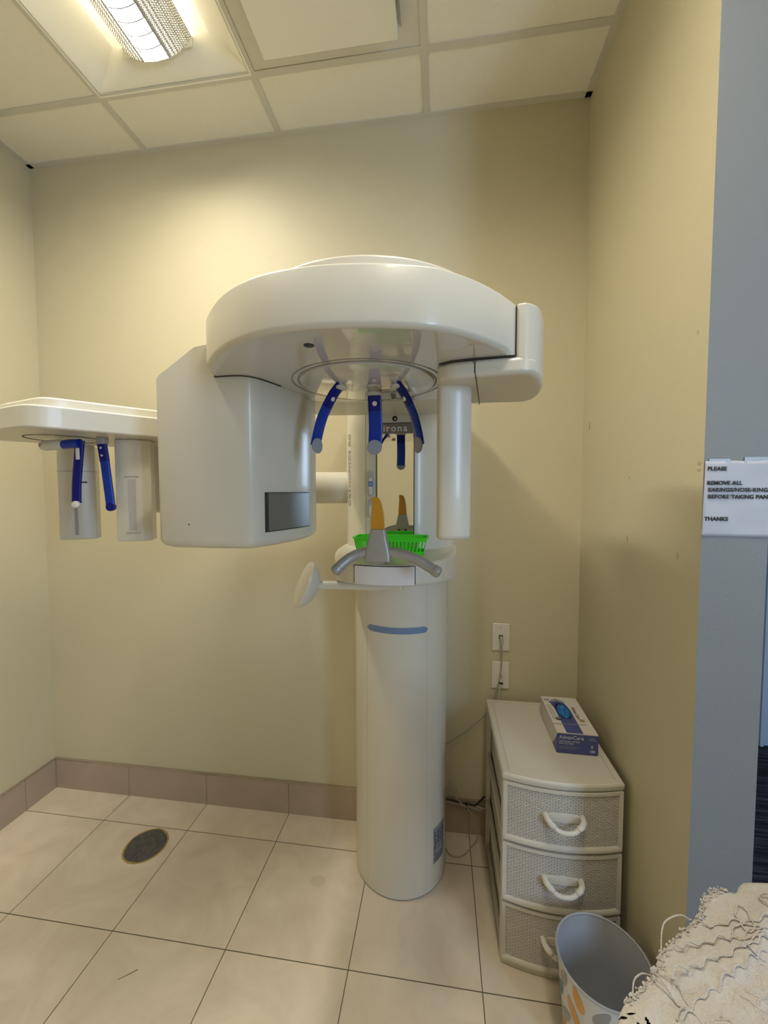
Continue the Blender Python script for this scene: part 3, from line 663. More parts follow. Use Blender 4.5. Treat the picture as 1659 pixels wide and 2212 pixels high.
b2, M2 = cas(-1.185, -.495, math.radians(30), .103, .05, 1.300, 1.608, 'ceph_collimator', WHITE2)
bm = bmesh.new()
pts_ = [(-.0525, .024)]+[(-.0525+.105*k/14, -.0260-.0142*math.sin(PI*k/14)) for k in range(15)]+[(.0525, .024)]
loft(bm, [[M2 @ Vector((x, y, z)) for x, y in pts_] for z in (1.5215, 1.5228)]); sub('collimator_seam', bm, SEAMG, b2, smooth=False)
bm = bmesh.new(); box(bm, .012, .030, -.0385, -.034, 1.4845, 1.489, 0, M2); sub('collimator_print', bm, SEAM, b2, smooth=False)
bm = bmesh.new(); box(bm, -.005, .004, -.0400, -.036, 1.315, 1.44, 0, M2); sub('collimator_slot', bm, SEAMG, b2, smooth=False)
# ear rods
bm = bmesh.new(); tube(bm, [(-1.082, -.70, 1.583), (-1.03, -.70, 1.585)], .0142, 20, round_end=True); er = part('ear_rod_clamp', bm, WHITE2)
bm = bmesh.new(); tube(bm, [(-1.032, -.70, 1.584), (-1.006, -.70, 1.5865), (-.972, -.70, 1.587)], [.0115, .0125, .0125], 16); sub('rod_sleeve', bm, BLUE2, er)
bm = bmesh.new(); lathe(bm, [(.004, 0), (.004, .001)], at((-1.083, -.7135, 1.583), (0, -1, 0)), seg=14); sub('clamp_screw', bm, SEAMG, er)
bm = bmesh.new(); strip(bm, spline([(-.972, -.70, 1.596), (-.978, -.70, 1.55), (-.987, -.70, 1.48), (-.990, -.70, 1.425)], 6), .0235, .010, (1, .2, 0)); er2 = part('ear_rod', bm, BLUE)
bm = bmesh.new(); lathe(bm, [(.009, -.002), (.0100, .004), (.009, .010), (.004, .013)], at((-.988, -.702, 1.421), (.5, -1, 0)), seg=20); sub('ear_plug', bm, PLATE, er2)
bm = bmesh.new(); box(bm, -.982, -.971, -.7065, -.702, 1.543, 1.575); sub('rod_plate', bm, PLATE, er2, bevel=.002)
bm = bmesh.new(); strip(bm, spline([(-.932, -.67, 1.590), (-.924, -.67, 1.52), (-.915, -.67, 1.44), (-.9125, -.67, 1.412)], 6), .0235, .011, (1, .2, 0)); er3 = part('ear_rod', bm, BLUE2)
bm = bmesh.new(); lathe(bm, [(.0117, -.0053), (.0117, .0053)], at((-.912, -.67, 1.413), (-.2, 1, 0)), seg=20); sub('rod_tip', bm, BLUE, er3)
bm = bmesh.new(); strip(bm, [(-.933, -.6705, 1.592), (-.926, -.6705, 1.54)], .0245, .0125, (1, .2, 0)); sub('rod_root', bm, BLUE, er3)
bm = bmesh.new(); box(bm, -.944, -.920, -.68, -.66, 1.588, 1.606); sub('rod_clip', bm, mat('clip_grey', (.33, .33, .34), .4), er3, bevel=.002)
for z in (1.577, 1.556):
    bm = bmesh.new(); lathe(bm, [(.0028, 0), (.0028, .002)], at((-.931+(1.577-z)*.13, -.6765, z), (0, -1, 0)), seg=12); sub('screw', bm, PLATE, er3)

# ================================================================ green basket on the shelf
t = thing('storage_basket', 'small green slotted plastic basket on the shelf in front of the mirror', 'basket', (-.150, -.425, 1.2622))
bw, bd, hgt = .113, .042, .052
bm = bmesh.new()
def bp(fx, fy, z):       # tapered walls
    k = .90+.10*z/hgt; return (fx*bw*k, fy*bd*k, z)
def wallbars(bm, A, B, n, t_):
    A = Vector(A); B = Vector(B)
    def seg(u0, u1, z0, z1):
        cs = []
        for z in (z0, z1):
            for u_ in (u0, u1):
                p = A+(B-A)*u_; q = bp(p.x, p.y, z); cs.append(Vector(q))
        nn = Vector((0, -1 if abs(A.x-B.x) > .1 and A.y < 0 else (1 if abs(A.x-B.x) > .1 else 0), 0))
        if abs(A.x-B.x) < .1: nn = Vector((-1 if A.x < 0 else 1, 0, 0))
        vs = [bm.verts.new(c_) for c_ in (cs[0], cs[1], cs[3], cs[2])]+[bm.verts.new(c_-nn*t_) for c_ in (cs[0], cs[1], cs[3], cs[2])]
        for f in ((0, 1, 2, 3), (7, 6, 5, 4), (0, 4, 5, 1), (1, 5, 6, 2), (2, 6, 7, 3), (3, 7, 4, 0)): bm.faces.new([vs[i] for i in f])
    seg(0, 1, 0, .010); seg(0, 1, .040, hgt)
    for k in range(n+1):
        c_ = k/n; h_ = .21/n
        seg(max(0, c_-h_), min(1, c_+h_), .010, .040)
wallbars(bm, (-1, -1, 0), (1, -1, 0), 19, .0015); wallbars(bm, (-1, 1, 0), (1, 1, 0), 19, .0015)
wallbars(bm, (-1, -1, 0), (-1, 1, 0), 7, .0015); wallbars(bm, (1, -1, 0), (1, 1, 0), 7, .0015)
finish('basket_wall', bm, GREEN, t, smooth=False)
bm = bmesh.new(); box(bm, -bw*.9, bw*.9, -bd*.9, bd*.9, 0, .0015); finish('basket_base', bm, GREEN, t, smooth=False)
bm = bmesh.new()
rim = [(-bw-.002, -bd+.008), (-bw+.008, -bd-.002), (bw-.008, -bd-.002), (bw+.002, -bd+.008), (bw+.002, bd-.008), (bw-.008, bd+.002), (-bw+.008, bd+.002), (-bw-.002, bd-.008)]
n = len(rim)
def scl(p, k): return (p[0]+(k if p[0] > 0 else -k), p[1]+(k if p[1] > 0 else -k))
loft(bm, [[(*scl(p, k), z) for p in rim] for k, z in ((-.002, hgt-.003), (.002, hgt-.004), (.0035, hgt), (.002, hgt+.0015), (-.002, hgt+.0008), (-.002, hgt-.003))], cap=False)
finish('basket_rim', bm, GREEN, t)

# ================================================================ three drawer cabinet
CB = thing('drawer_cabinet', 'off-white plastic three-drawer cabinet with woven-pattern fronts in the right corner', 'cabinet', (.365, -.255, 0))
WV = None
def weave_material():
    m = bpy.data.materials.new('woven_plastic'); m.use_nodes = True; nt = m.node_tree; N = nt.nodes; L = nt.links
    b = N['Principled BSDF']; b.inputs['Base Color'].default_value = (.58, .555, .50, 1); b.inputs['Roughness'].default_value = .42
    tc = N.new('ShaderNodeTexCoord'); mp = N.new('ShaderNodeMapping'); L.new(tc.outputs['Object'], mp.inputs[0]); mp.inputs['Rotation'].default_value = (PI/2, 0, 0)
    br = N.new('ShaderNodeTexBrick'); L.new(mp.outputs[0], br.inputs['Vector']); br.inputs['Scale'].default_value = 1
    br.inputs['Brick Width'].default_value = .016; br.inputs['Row Height'].default_value = .0052; br.inputs['Mortar Size'].default_value = .0009; br.inputs['Mortar Smooth'].default_value = 1
    br.inputs['Color1'].default_value = (1, 1, 1, 1); br.inputs['Color2'].default_value = (.8, .8, .8, 1); br.inputs['Mortar'].default_value = (0, 0, 0, 1)
    bp_ = N.new('ShaderNodeBump'); bp_.inputs['Strength'].default_value = 1.0; bp_.inputs['Distance'].default_value = .0035
    L.new(br.outputs['Color'], bp_.inputs['Height']); L.new(bp_.outputs[0], b.inputs['Normal']); return m
WEAVE = weave_material()
hw, yb_, yf_ = .170, .215, -.215          # local half width, back y, front corner y
def bow(x, d=.026): return yf_-d*(1-(x/hw)**2)
def cab_ring(grow=0, z=0, back=0):
    xs_ = [-hw-grow+(2*(hw+grow))*k/20 for k in range(21)]
    return [(x, bow(max(-hw, min(hw, x)))-grow, z) for x in xs_]+[(hw+grow, yb_+back, z), (-hw-grow, yb_+back, z)]
bm = bmesh.new(); loft(bm, [cab_ring(0, .588), cab_ring(.002, .592), cab_ring(.003, .604), cab_ring(-.001, .610)])
top = finish('cabinet_top', bm, CABW, CB, bevel=.003, bang=30)
bm = bmesh.new()
for a_, b_ in (((-hw+.02, yb_-.02), (-hw+.02, yf_+.01)), ((hw-.02, yb_-.02), (hw-.02, yf_+.01)), ((-hw+.02, yb_-.02), (hw-.02, yb_-.02))):
    tube(bm, [(a_[0], a_[1], .6098), (b_[0], b_[1], .6098)], .0013, 6)
finish('top_ridge', bm, mat('ridge_shade', (.45, .425, .36), .5), top)
bm = bmesh.new()
# open side frame: corner posts, rails and back
for sx in (-1, 1):
    x0, x1 = (sx*hw-.016, sx*hw) if sx > 0 else (sx*hw, sx*hw+.016)
    box(bm, x0, x1, yb_-.03, yb_, 0, .588); box(bm, x0, x1, yf_+.002, yf_+.03, 0, .588)
    for z0, z1 in ((0, .02), (.185, .205), (.380, .400), (.570, .588)): box(bm, x0+.001, x1-.001, yf_+.02, yb_-.01, z0, z1)
box(bm, -hw, hw, yb_-.003, yb_-.001, .01, .588)
loft(bm, [cab_ring(-.001, .002), cab_ring(-.001, .014)])
finish('cabinet_frame', bm, CABW, CB, bevel=.002)
for i, (z0, z1) in enumerate(((.402, .586), (.209, .396), (.016, .203))):
    xs_ = [-hw+.004+(2*hw-.008)*k/24 for k in range(25)]
    bm = bmesh.new()       # front shell with a raised border
    def prof(x, z0=z0, z1=z1):
        y = bow(x)
        return [(x, y+.010, z0), (x, y-.003, z0+.001), (x, y-.006, z0+.006), (x, y-.003, z0+.016), (x, y+.001, z0+.019), (x, y+.001, z1-.012), (x, y-.003, z1-.010), (x, y-.003, z1-.001), (x, y+.010, z1)]
    rows = [prof(x) for x in xs_]
    V = [[bm.verts.new(p) for p in r_] for r_ in rows]
    for a_, b_ in zip(V, V[1:]):
        for k in range(len(a_)-1):
            f = bm.faces.new((a_[k], b_[k], b_[k+1], a_[k+1])); f.material_index = 1 if k == 4 else 0
    # side rims of the front
    for sx in (-1, 1):
        x = sx*(hw-.007); box(bm, x-.006, x+.006, bow(x)-.003, bow(x)+.012, z0+.004, z1-.002)
    dr = finish('drawer', bm, [CABW, WEAVE], CB, angle=50)
    bm = bmesh.new(); box(bm, -hw+.018, hw-.018, yf_+.012, yb_-.01, z0+.01, z1-.035); finish('drawer_bin', bm, mat('drawer_bin_plastic', (.50, .48, .43), .5), dr, smooth=False)
    zh = (z0+z1)/2+.002; yh = bow(0)
    bm = bmesh.new()
    for sx in (-1, 1):
        tube(bm, [(sx*.052, bow(.05)+.004, zh+.012), (sx*.050, bow(.05)-.014, zh+.010), (sx*.043, bow(.04)-.022, zh+.005), (sx*.036, bow(.03)-.024, zh+.001)], .0085, 14, round_end=True)
    tube(bm, spline([(-.040, bow(.04)-.022, zh+.002), (-.024, yh-.026, zh-.009), (-.008, yh-.028, zh-.013), (.008, yh-.028, zh-.013), (.024, yh-.026, zh-.009), (.040, bow(.04)-.022, zh+.002)], 5), .0066, 14)
    hd = finish('handle', bm, mat('handle_plastic', (.64, .61, .55), .35), dr)
    bm = bmesh.new(); pill_pts = [(.058*math.cos(q), .014*math.sin(q)+.006) for q in [2*PI*k/28 for k in range(28)]]
    loft(bm, [[(x*1.03, bow(x)+.0005, zh+.002+z*1.1) for x, z in pill_pts], [(x, bow(x)-.0008, zh+.002+z) for x, z in pill_pts]]); finish('handle_recess', bm, CABW, dr)

# ================================================================ glove box on the cabinet
GB = thing('glove_box', 'open blue and white box of blue nitrile gloves lying on the drawer cabinet', 'box', (.4455, -.240, .6118), rz=math.radians(-1))
gw, gd, gh = .0625, .116, .067
PAPER = mat('carton_white', (.62, .585, .54), .5); NAVY = mat('carton_blue', (.055, .075, .24), .4); GNAVY = mat('carton_dark', (.10, .11, .20), .5)
bm = bmesh.new(); box(bm, -gw, gw, -gd, gd, 0, gh)
gb = finish('carton', bm, PAPER, GB, bevel=.0008)
bm = bmesh.new(); quad(bm, [(-gw, -gd-.0006, 0), (gw, -gd-.0006, 0), (gw, -gd-.0006, gh-.003), (-gw, -gd-.0006, gh-.003)])
zt = gh+.0005
quad(bm, [(-.033, -gd, zt), (.018, -gd, zt), (.018, .03, zt), (.010, .070, zt), (-.014, .090, zt), (-.040, .070, zt), (-.033, .03, zt)])
quad(bm, [(-gw-.0006, -gd, 0), (-gw-.0006, -gd+.05, 0), (-gw-.0006, -gd+.02, gh*.5), (-gw-.0006, -gd, gh*.9)])
finish('blue_print', bm, NAVY, GB, smooth=False)
bm = bmesh.new()
quad(bm, [(-.046, .073, zt), (-.014, .103, zt), (-.014, .096, zt), (-.040, .070, zt)], 0); quad(bm, [(-.014, .103, zt), (.014, .078, zt), (.010, .074, zt), (-.014, .096, zt)], 0)
quad(bm, [(.030, -.045, zt), (.046, -.045, zt), (.046, -.030, zt), (.030, -.030, zt)], 1)
for k in range(4): quad(bm, [(-.055+.0042*k, -.045, zt), (-.0535+.0042*k, -.045, zt), (-.0535+.0042*k, .055, zt), (-.055+.0042*k, .055, zt)], 2)
quad(bm, [(-.055, .085, zt), (-.038, .085, zt), (-.038, .098, zt), (-.055, .098, zt)], 2)
quad(bm, [(-gw, -.067, zt+.0003), (gw*.7, -.060, zt+.0003), (gw*.7, -.063, zt+.0003), (-gw, -.070, zt+.0003)], 2)
finish('small_print', bm, [GNAVY, mat('print_gold', (.35, .24, .06), .5), mat('print_grey2', (.30, .27, .27), .5)], GB, smooth=False)
# opening with gloves
bm = bmesh.new(); op = [(-.009+.021*math.cos(q)*abs(math.cos(q))**-.3 if abs(math.cos(q)) > .01 else -.009, .018+.052*math.copysign(abs(math.sin(q))**.7, math.sin(q))) for q in [2*PI*(k+.5)/32 for k in range(32)]]
f = bm.faces.new([bm.verts.new((x, y, zt+.0006)) for x, y in op]); finish('opening', bm, mat('opening_dark', (.003, .01, .06), .8), GB, smooth=False)
bm = bmesh.new(); G = 26; V = []
random.seed(5)
for i in range(G):
    row = []
    for j in range(G):
        u_, v_ = i/(G-1)*2-1, j/(G-1)*2-1
        du = u_*math.sqrt(1-v_*v_/2); dv = v_*math.sqrt(1-u_*u_/2)
        x = -.009+.0195*du; y = .012+.043*dv
        e = max(0, 1-(du*du+dv*dv))
        z = zt+.0008+.010*math.sqrt(e)+.0035*math.sin(x*260+y*90)*e+.003*math.sin(y*210-x*120)*e
        row.append(bm.verts.new((x, y, z)))
    V.append(row)
for i in range(G-1):
    for j in range(G-1): bm.faces.new((V[i][j], V[i+1][j], V[i+1][j+1], V[i][j+1]))
finish('glove_bundle', bm, mat('nitrile_blue', (.004, .14, .42), .45, noise=(55, .5)), GB, angle=80)
TXT = mat('carton_text', (.52, .53, .58), .5); TXD = mat('carton_text_dark', (.20, .16, .14), .5)
yfx = -gd-.0008
lettering('brand_lettering', 'AdvanCare', frame((-.056, yfx, .047), (1, 0, 0), (0, 0, 1)), .0165, TXT, GB, bold=.0001)
lettering('product_lettering', 'DISPOSABLE NITRILE', frame((-.056, yfx, .0365), (1, 0, 0), (0, 0, 1)), .0068, TXT, GB)
lettering('product_lettering', 'EXAM GLOVES', frame((-.056, yfx, .0295), (1, 0, 0), (0, 0, 1)), .0068, TXT, GB)
lettering('size_lettering', 'S', frame((.041, yfx, .022), (1, 0, 0), (0, 0, 1)), .013, TXT, GB, bold=.0004)
lettering('count_lettering', '100', frame((.037, yfx, .008), (1, 0, 0), (0, 0, 1)), .011, TXT, GB, bold=.0004)
lettering('top_lettering', 'AdvanCare', frame((.026, .048, zt+.0004), (0, -1, 0), (1, 0, 0)), .017, TXD, GB, bold=.0001)
lettering('top_size_lettering', 'S', frame((-.041, -.030, zt+.0012), (0, -1, 0), (1, 0, 0)), .015, TXT, GB, bold=.0006)
bm = bmesh.new(); lathe(bm, [(.0095, 0), (.0095, .0004)], at((-.036, -.035, zt+.0003)), seg=24); finish('size_badge', bm, BLACK, GB)
bm = bmesh.new()
for k in range(3): 
    x = .036+.006*k; quad(bm, [(x, yfx, .052), (x+.006, yfx, .052), (x+.003, yfx, .059 if k == 1 else .057)])
quad(bm, [(.032, yfx, .0475), (.058, yfx, .0475), (.058, yfx, .0495), (.032, yfx, .0495)])
finish('maker_mark', bm, mat('carton_text_dim', (.22, .24, .36), .5), GB, smooth=False); bm = bmesh.new()
for k in range(2): quad(bm, [(-.056, yfx, .0205-.0055*k), (.006-.012*k, yfx, .0205-.0055*k), (.006-.012*k, yfx, .0220-.0055*k), (-.056, yfx, .0220-.0055*k)])
finish('fine_print', bm, mat('carton_text_dim', (.22, .24, .36), .5), GB, smooth=False)

# ================================================================ waste bin
BZ = .272
BN = thing('waste_bin', 'round plastic waste bin with coloured leaf pattern in front of the drawer cabinet', 'waste bin', (.418, -.652, 0))
def binr(z): return .083+.0265*z/BZ
bm = bmesh.new(); lathe(bm, [(binr(0)-.004, 0), (binr(0), .003), (binr(.1), .1), (binr(.2), .2), (binr(BZ), BZ), (binr(BZ)-.0025, BZ), (binr(.2)-.0025, .2), (binr(.1)-.0025, .1), (binr(.004)-.0025, .006), (.001, .006)], seg=72, cap=True)
PET = [(.62, .62, .60), (.02, .17, .22), (.65, .33, .08), (.30, .30, .30), (.02, .10, .14), (.20, .12, .18), (.45, .55, .20)]
for f in bm.faces:
    c_ = f.calc_center_median(); rr_ = math.hypot(c_.x, c_.y)
    if rr_ < binr(c_.z)-.0012 and c_.z < BZ: f.material_index = 7
random.seed(11)
rowsN = 5; col_n = 13
for r_ in range(rowsN):
    for k in range(col_n):
        a_ = 2*PI*(k+.5*(r_ % 2))/col_n+random.uniform(-.05, .05); zc = .03+r_*.051+random.uniform(-.006, .006)
        tilt = (.5 if (k+r_) % 2 else -.5)+random.uniform(-.2, .2); L_, w_ = .029, .0125
        mi = random.choice([1, 2, 3, 4, 5, 1, 2, 3]); pts = []
        for q in [2*PI*j/20 for j in range(20)]:
            uu = L_*math.cos(q); vv = w_*math.sin(q)*(1-.25*math.cos(q))
            dz = uu*math.cos(tilt)-vv*math.sin(tilt); dx = uu*math.sin(tilt)+vv*math.cos(tilt)
            z = min(max(zc+dz, .004), BZ-.006); R_ = binr(z)+.0006; pts.append((R_*math.cos(a_+dx/R_), R_*math.sin(a_+dx/R_), z))
        cen = bm.verts.new(((binr(zc)+.0012)*math.cos(a_), (binr(zc)+.0012)*math.sin(a_), zc)); vs = [bm.verts.new(p) for p in pts]
        for j in range(20):
            f = bm.faces.new((vs[j], vs[(j+1) % 20], cen)); f.material_index = mi
body = finish('bin_body', bm, [mat('bin_%s' % n_, c_, .3) for n_, c_ in zip(('cream', 'teal', 'orange', 'grey', 'petrol', 'plum', 'olive'), PET)]+[mat('bin_inside', (.40, .41, .43), .45)], BN, angle=60)
bm = bmesh.new(); lathe(bm, [(binr(BZ)-.003, BZ-.003), (binr(BZ)+.002, BZ-.003), (binr(BZ)+.003, BZ+.001), (binr(BZ), BZ+.0035), (binr(BZ)-.003, BZ+.001), (binr(BZ)-.003, BZ-.003)], seg=72, cap=False)
finish('bin_rim', bm, mat('bin_rim', (.36, .37, .39), .15, coat=.5), BN)

# ================================================================ wall plates and cables
def plate(z, label, kind):
    t = thing('wall_plate', label, 'wall plate', (.2535, -.0008, z))
    bm = bmesh.new(); box(bm, -.035, .035, -.006, 0, -.057, .057); finish('cover', bm, PLATE, t, bevel=.003, seg=3)
    for s in (-1, 1):
        bm = bmesh.new(); lathe(bm, [(.003, 0), (.003, .0007)], at((0, -.006, s*.042), (0, -1, 0)), seg=14)
        finish('screw', bm, mat('screw_grey', (.45, .43, .40), .4), t)
    bm = bmesh.new()
    if kind == 0: box(bm, -.008, .008, -.0085, -.005, -.007, .008); finish('jack', bm, BLACK, t, smooth=False)
    else: lathe(bm, [(.0055, 0), (.0055, .008), (.0045, .009)], at((.001, -.006, .002), (0, -1, 0)), seg=16); finish('coax_socket', bm, mat('nickel', (.5, .49, .46), .3, metal=.9), t)
    return t
plate(.857, 'upper white wall plate with a network cable plugged in, right of the column', 'n' and 0)
plate(.697, 'lower white wall plate with a coaxial plug, just above the drawer cabinet', 1)
CBL = mat('cable_grey', (.34, .31, .27), .5); CBW = mat('cable_white', (.60, .57, .50), .5); CBB = mat('cable_black', (.015, .014, .013), .5)
bm = bmesh.new(); pth = spline([(.2535, -.040, .842), (.2545, -.042, .81), (.2525, -.043, .76), (.247, -.043, .71), (.236, -.040, .66), (.220, -.034, .60), (.195, -.026, .54), (.150, -.018, .485), (.10, -.018, .44), (.03, -.020, .39)], 6)
tube(bm, pth, .0023, 8); o = tag(finish('network_cable', bm, CBL), 'grey network cable hanging from the upper wall plate behind the cabinet', 'cable')
bm = bmesh.new(); box(bm, .2475, .2595, -.044, -.0085, .838, .862); finish('plug', bm, mat('plug_grey', (.4, .4, .38), .3), o, bevel=.002)
bm = bmesh.new(); tube(bm, spline([(.2545, -.024, .694), (.252, -.026, .676), (.248, -.022, .64), (.245, -.018, .61), (.243, -.014, .55), (.243, -.014, .40), (.243, -.014, .20)], 6), .0035, 8)
o = tag(finish('coaxial_cable', bm, CBW), 'cream coaxial cable running down behind the cabinet from lower wall plate', 'cable')
bm = bmesh.new(); tube(bm, [(.2545, -.010, .699), (.2545, -.024, .694)], .0052, 12); finish('plug', bm, mat('nickel', (.5, .49, .46), .3, metal=.9), o)
bm = bmesh.new(); tube(bm, [(.246, -.027, .674), (.258, -.028, .672)], .0045, 10, round_end=True); finish('cable_tie', bm, CBB, o)
# bundle at the baseboard
def cable(name, pts, r, m, label, group=None):
    bm = bmesh.new(); tube(bm, spline(pts, 6), r, 8); return tag(finish(name, bm, m), label, 'cable', group)
cable('power_cable', [(-.005, -.030, .170), (.05, -.028, .158), (.12, -.030, .150), (.155, -.034, .150), (.175, -.040, .175), (.19, -.045, .20)], .0040, CBB, 'black cable along the top of the baseboard, between column and cabinet')
cable('bundled_cable', [(-.005, -.022, .165), (.05, -.020, .153), (.12, -.022, .145), (.20, -.024, .128)], .0034, CBW, 'upper cream cable of the bundle on the baseboard beside the column')
cable('bundled_cable', [(-.005, -.030, .154), (.05, -.028, .146), (.12, -.030, .138), (.20, -.030, .122)], .0034, CBL, 'lower grey-brown cable of the bundle on the baseboard beside the column')
cable('thin_wire', [(.03, -.020, .39), (.0, -.02, .36), (-.02, -.02, .30)], .0012, CBL, 'thin wire on the wall just right of the column')
cable('looped_wire', [(.0, -.028, .228), (.03, -.030, .215), (.075, -.030, .195), (.07, -.032, .215), (.045, -.030, .235), (.075, -.046, .185), (.12, -.056, .150), (.155, -.058, .11), (.165, -.06, .05), (.15, -.06, .006), (.10, -.12, .0035), (.055, -.125, .0035), (.033, -.095, .0035)], .0021, CBL, 'thin grey wire looping down the baseboard onto the floor behind the cabinet')
bm = bmesh.new(); tube(bm, [(.118, -.036, .160), (.118, -.0375, .132)], .0028, 8, round_end=True); tag(finish('cable_tie', bm, CBB), 'black tie around the cable bundle on the baseboard', 'cable tie')

# ================================================================ floor drain cover
t = thing('floor_drain_cover', 'round dark grey cover with yellowed rim set in the floor tiles', 'drain cover', (-1.190, -.246, .0002))
bm = bmesh.new(); N_ = 60
pts = []
for k in range(N_):
    q = 2*PI*k/N_; r_ = .0765+.0012*math.sin(5*q)+random.uniform(-.0008, .0008); pts.append((r_, q))
loft(bm, [[(r_*math.cos(q), r_*math.sin(q), 0) for r_, q in pts], [((r_-.001)*math.cos(q), (r_-.001)*math.sin(q), .0022) for r_, q in pts]])
m = mat('drain_grey', (.085, .078, .075), .9, noise=(45, .75), bump=(160, 1.0)); finish('cover_disc', bm, m, t)
bm = bmesh.new(); random.seed(2)
R1 = [(.0835+random.uniform(-.001, .0012), 2*PI*k/N_) for k in range(N_)]
loft(bm, [[(.076*math.cos(q), .076*math.sin(q), .0004) for r_, q in R1], [(r_*math.cos(q), r_*math.sin(q), .0004) for r_, q in R1]], cap=False)
finish('sealant_ring', bm, mat('sealant_yellow', (.36, .25, .06), .7, noise=(60, .45)), t)

# ================================================================ paper sign on the wall end
SG = thing('paper_sign', 'white printed paper notice taped to the end of the right wall', 'sign', (.557, YE-.0012, 1.36))
bm = bmesh.new(); nx, nz = 24, 24; V = []
for i in range(nx+1):
    row = []
    for j in range(nz+1):
        x = -.0025+.1335*i/nx+(.0030*j/nz); z = -.0005-.001*i/nx+(.1590-.002*math.sin(i*.5)*.5)*j/nz
        y = -.0012-.0010*math.sin(x*60+z*25)*math.sin(z*30)-.0006*math.sin(z*70-x*30)
        row.append(bm.verts.new((x, y, z)))
    V.append(row)
for i in range(nx):
    for j in range(nz): bm.faces.new((V[i][j], V[i+1][j], V[i+1][j+1], V[i][j+1]))
sh = finish('sheet', bm, mat('paper', (.50, .515, .58), .6), SG, angle=80)
md = sh.modifiers.new('t', 'SOLIDIFY'); md.thickness = .0003
INK = mat('ink', (.006, .006, .008), .6)
for body_, x, z, s_ in (('PLEASE', .0042, .1385, .0112), ('REMOVE ALL', .0040, .1085, .0112), ('EARINGS/NOSE-RINGS', .0070, .0940, .0112), ('BEFORE TAKING PAN', .0068, .0795, .0112), ('THANKS', .0015, .0325, .0112)):
    lettering('lettering', body_, frame((x, -.0034, z), (1, 0, -.004), (0, 0, 1)), s_, INK, SG, sx=1.03, bold=.00045, spacing=1.02, depth=.0001)
for x0, x1, z0, z1 in ((.008, .048, .152, .163), (.075, .122, .154, .166)):
    bm = bmesh.new(); box(bm, x0, x1, -.0010, -.0006, z0, z1); finish('tape', bm, mat('clear_tape', (.27, .28, .27), .3), SG, smooth=False)

# ================================================================ foreground: stool with lace cloth
MAROON = mat('maroon_upholstery', (.07, .008, .010), .6)
ST = thing('stool', 'stool with dark maroon padded seat hidden under the white lace cloth', 'stool', (.46, -1.36, 0))
OUT = [(.187, -1.262), (.190, -1.246), (.197, -1.233), (.208, -1.222), (.221, -1.214), (.240, -1.199), (.257, -1.184), (.272, -1.166), (.309, -1.138), (.341, -1.114), (.357, -1.098), (.369, -1.084), (.386, -1.074), (.405, -1.069), (.420, -1.069), (.434, -1.056), (.450, -1.050), (.50, -1.046), (.58, -1.05), (.66, -1.09), (.70, -1.18), (.70, -1.35), (.62, -1.50), (.45, -1.55), (.32, -1.50), (.22, -1.40), (.188, -1.31)]
OS = spline(OUT, 6, closed=True)
ctr = Vector((.44, -1.30))
def sc_out(k): return [tuple(ctr+(Vector(p)-ctr)*k) for p in OS]
ZH = .885
bm = bmesh.new(); loft(bm, [[(x-.46, y+1.36, z) for x, y in sc_out(k)] for k, z in ((.90, .80), (.965, .81), (.975, .83), (.965, .852), (.93, .8635))]); finish('seat', bm, MAROON, ST)
for sx, sy in ((-1, -1), (1, -1), (1, 1), (-1, 1)):
    bm = bmesh.new(); tube(bm, [(sx*.17, sy*.15, 0), (sx*.14, sy*.12, .80)], .013, 12); finish('leg', bm, BLACK, ST)
def lace_material():
    m = bpy.data.materials.new('lace_cloth'); m.use_nodes = True; nt = m.node_tree; N = nt.nodes; L = nt.links
    b = N['Principled BSDF']; b.inputs['Base Color'].default_value = (.66, .60, .53, 1); b.inputs['Roughness'].default_value = .9
    b.inputs['Sheen Weight'].default_value = .4
    tc = N.new('ShaderNodeTexCoord')
    n0 = N.new('ShaderNodeTexNoise'); n0.inputs['Scale'].default_value = 12; L.new(tc.outputs['Object'], n0.inputs['Vector'])
    mixv = N.new('ShaderNodeMix'); mixv.data_type = 'VECTOR'; mixv.inputs['Factor'].default_value = .06
    L.new(tc.outputs['Object'], mixv.inputs['A']); L.new(n0.outputs['Color'], mixv.inputs['B'])
    v = N.new('ShaderNodeTexVoronoi'); v.feature = 'DISTANCE_TO_EDGE'; v.inputs['Scale'].default_value = 75; L.new(mixv.outputs['Result'], v.inputs['Vector'])
    cr = N.new('ShaderNodeValToRGB'); cr.color_ramp.elements[0].position = 0; cr.color_ramp.elements[0].color = (1, 1, 1, 1); cr.color_ramp.elements[1].position = .25; cr.color_ramp.elements[1].color = (.55, .55, .55, 1)
    L.new(v.outputs['Distance'], cr.inputs[0])
    n2 = N.new('ShaderNodeTexNoise'); n2.inputs['Scale'].default_value = 700; n2.inputs['Detail'].default_value = 3; L.new(tc.outputs['Object'], n2.inputs['Vector'])
    wv = N.new('ShaderNodeTexNoise'); wv.inputs['Scale'].default_value = 120; wv.inputs['Detail'].default_value = 9; wv.inputs['Roughness'].default_value = .7; L.new(tc.outputs['Object'], wv.inputs['Vector'])
    ad = N.new('ShaderNodeMath'); ad.operation = 'ADD'; L.new(cr.outputs[0], ad.inputs[0]); L.new(n2.outputs['Fac'], ad.inputs[1])
    ad2 = N.new('ShaderNodeMath'); ad2.operation = 'ADD'; L.new(ad.outputs[0], ad2.inputs[0]); L.new(wv.outputs['Fac'], ad2.inputs[1])
    bp_ = N.new('ShaderNodeBump'); bp_.inputs['Strength'].default_value = 1.0; bp_.inputs['Distance'].default_value = .0030
    L.new(ad2.outputs[0], bp_.inputs['Height']); L.new(bp_.outputs[0], b.inputs['Normal']); return m
LACE = lace_material()
bm = bmesh.new()
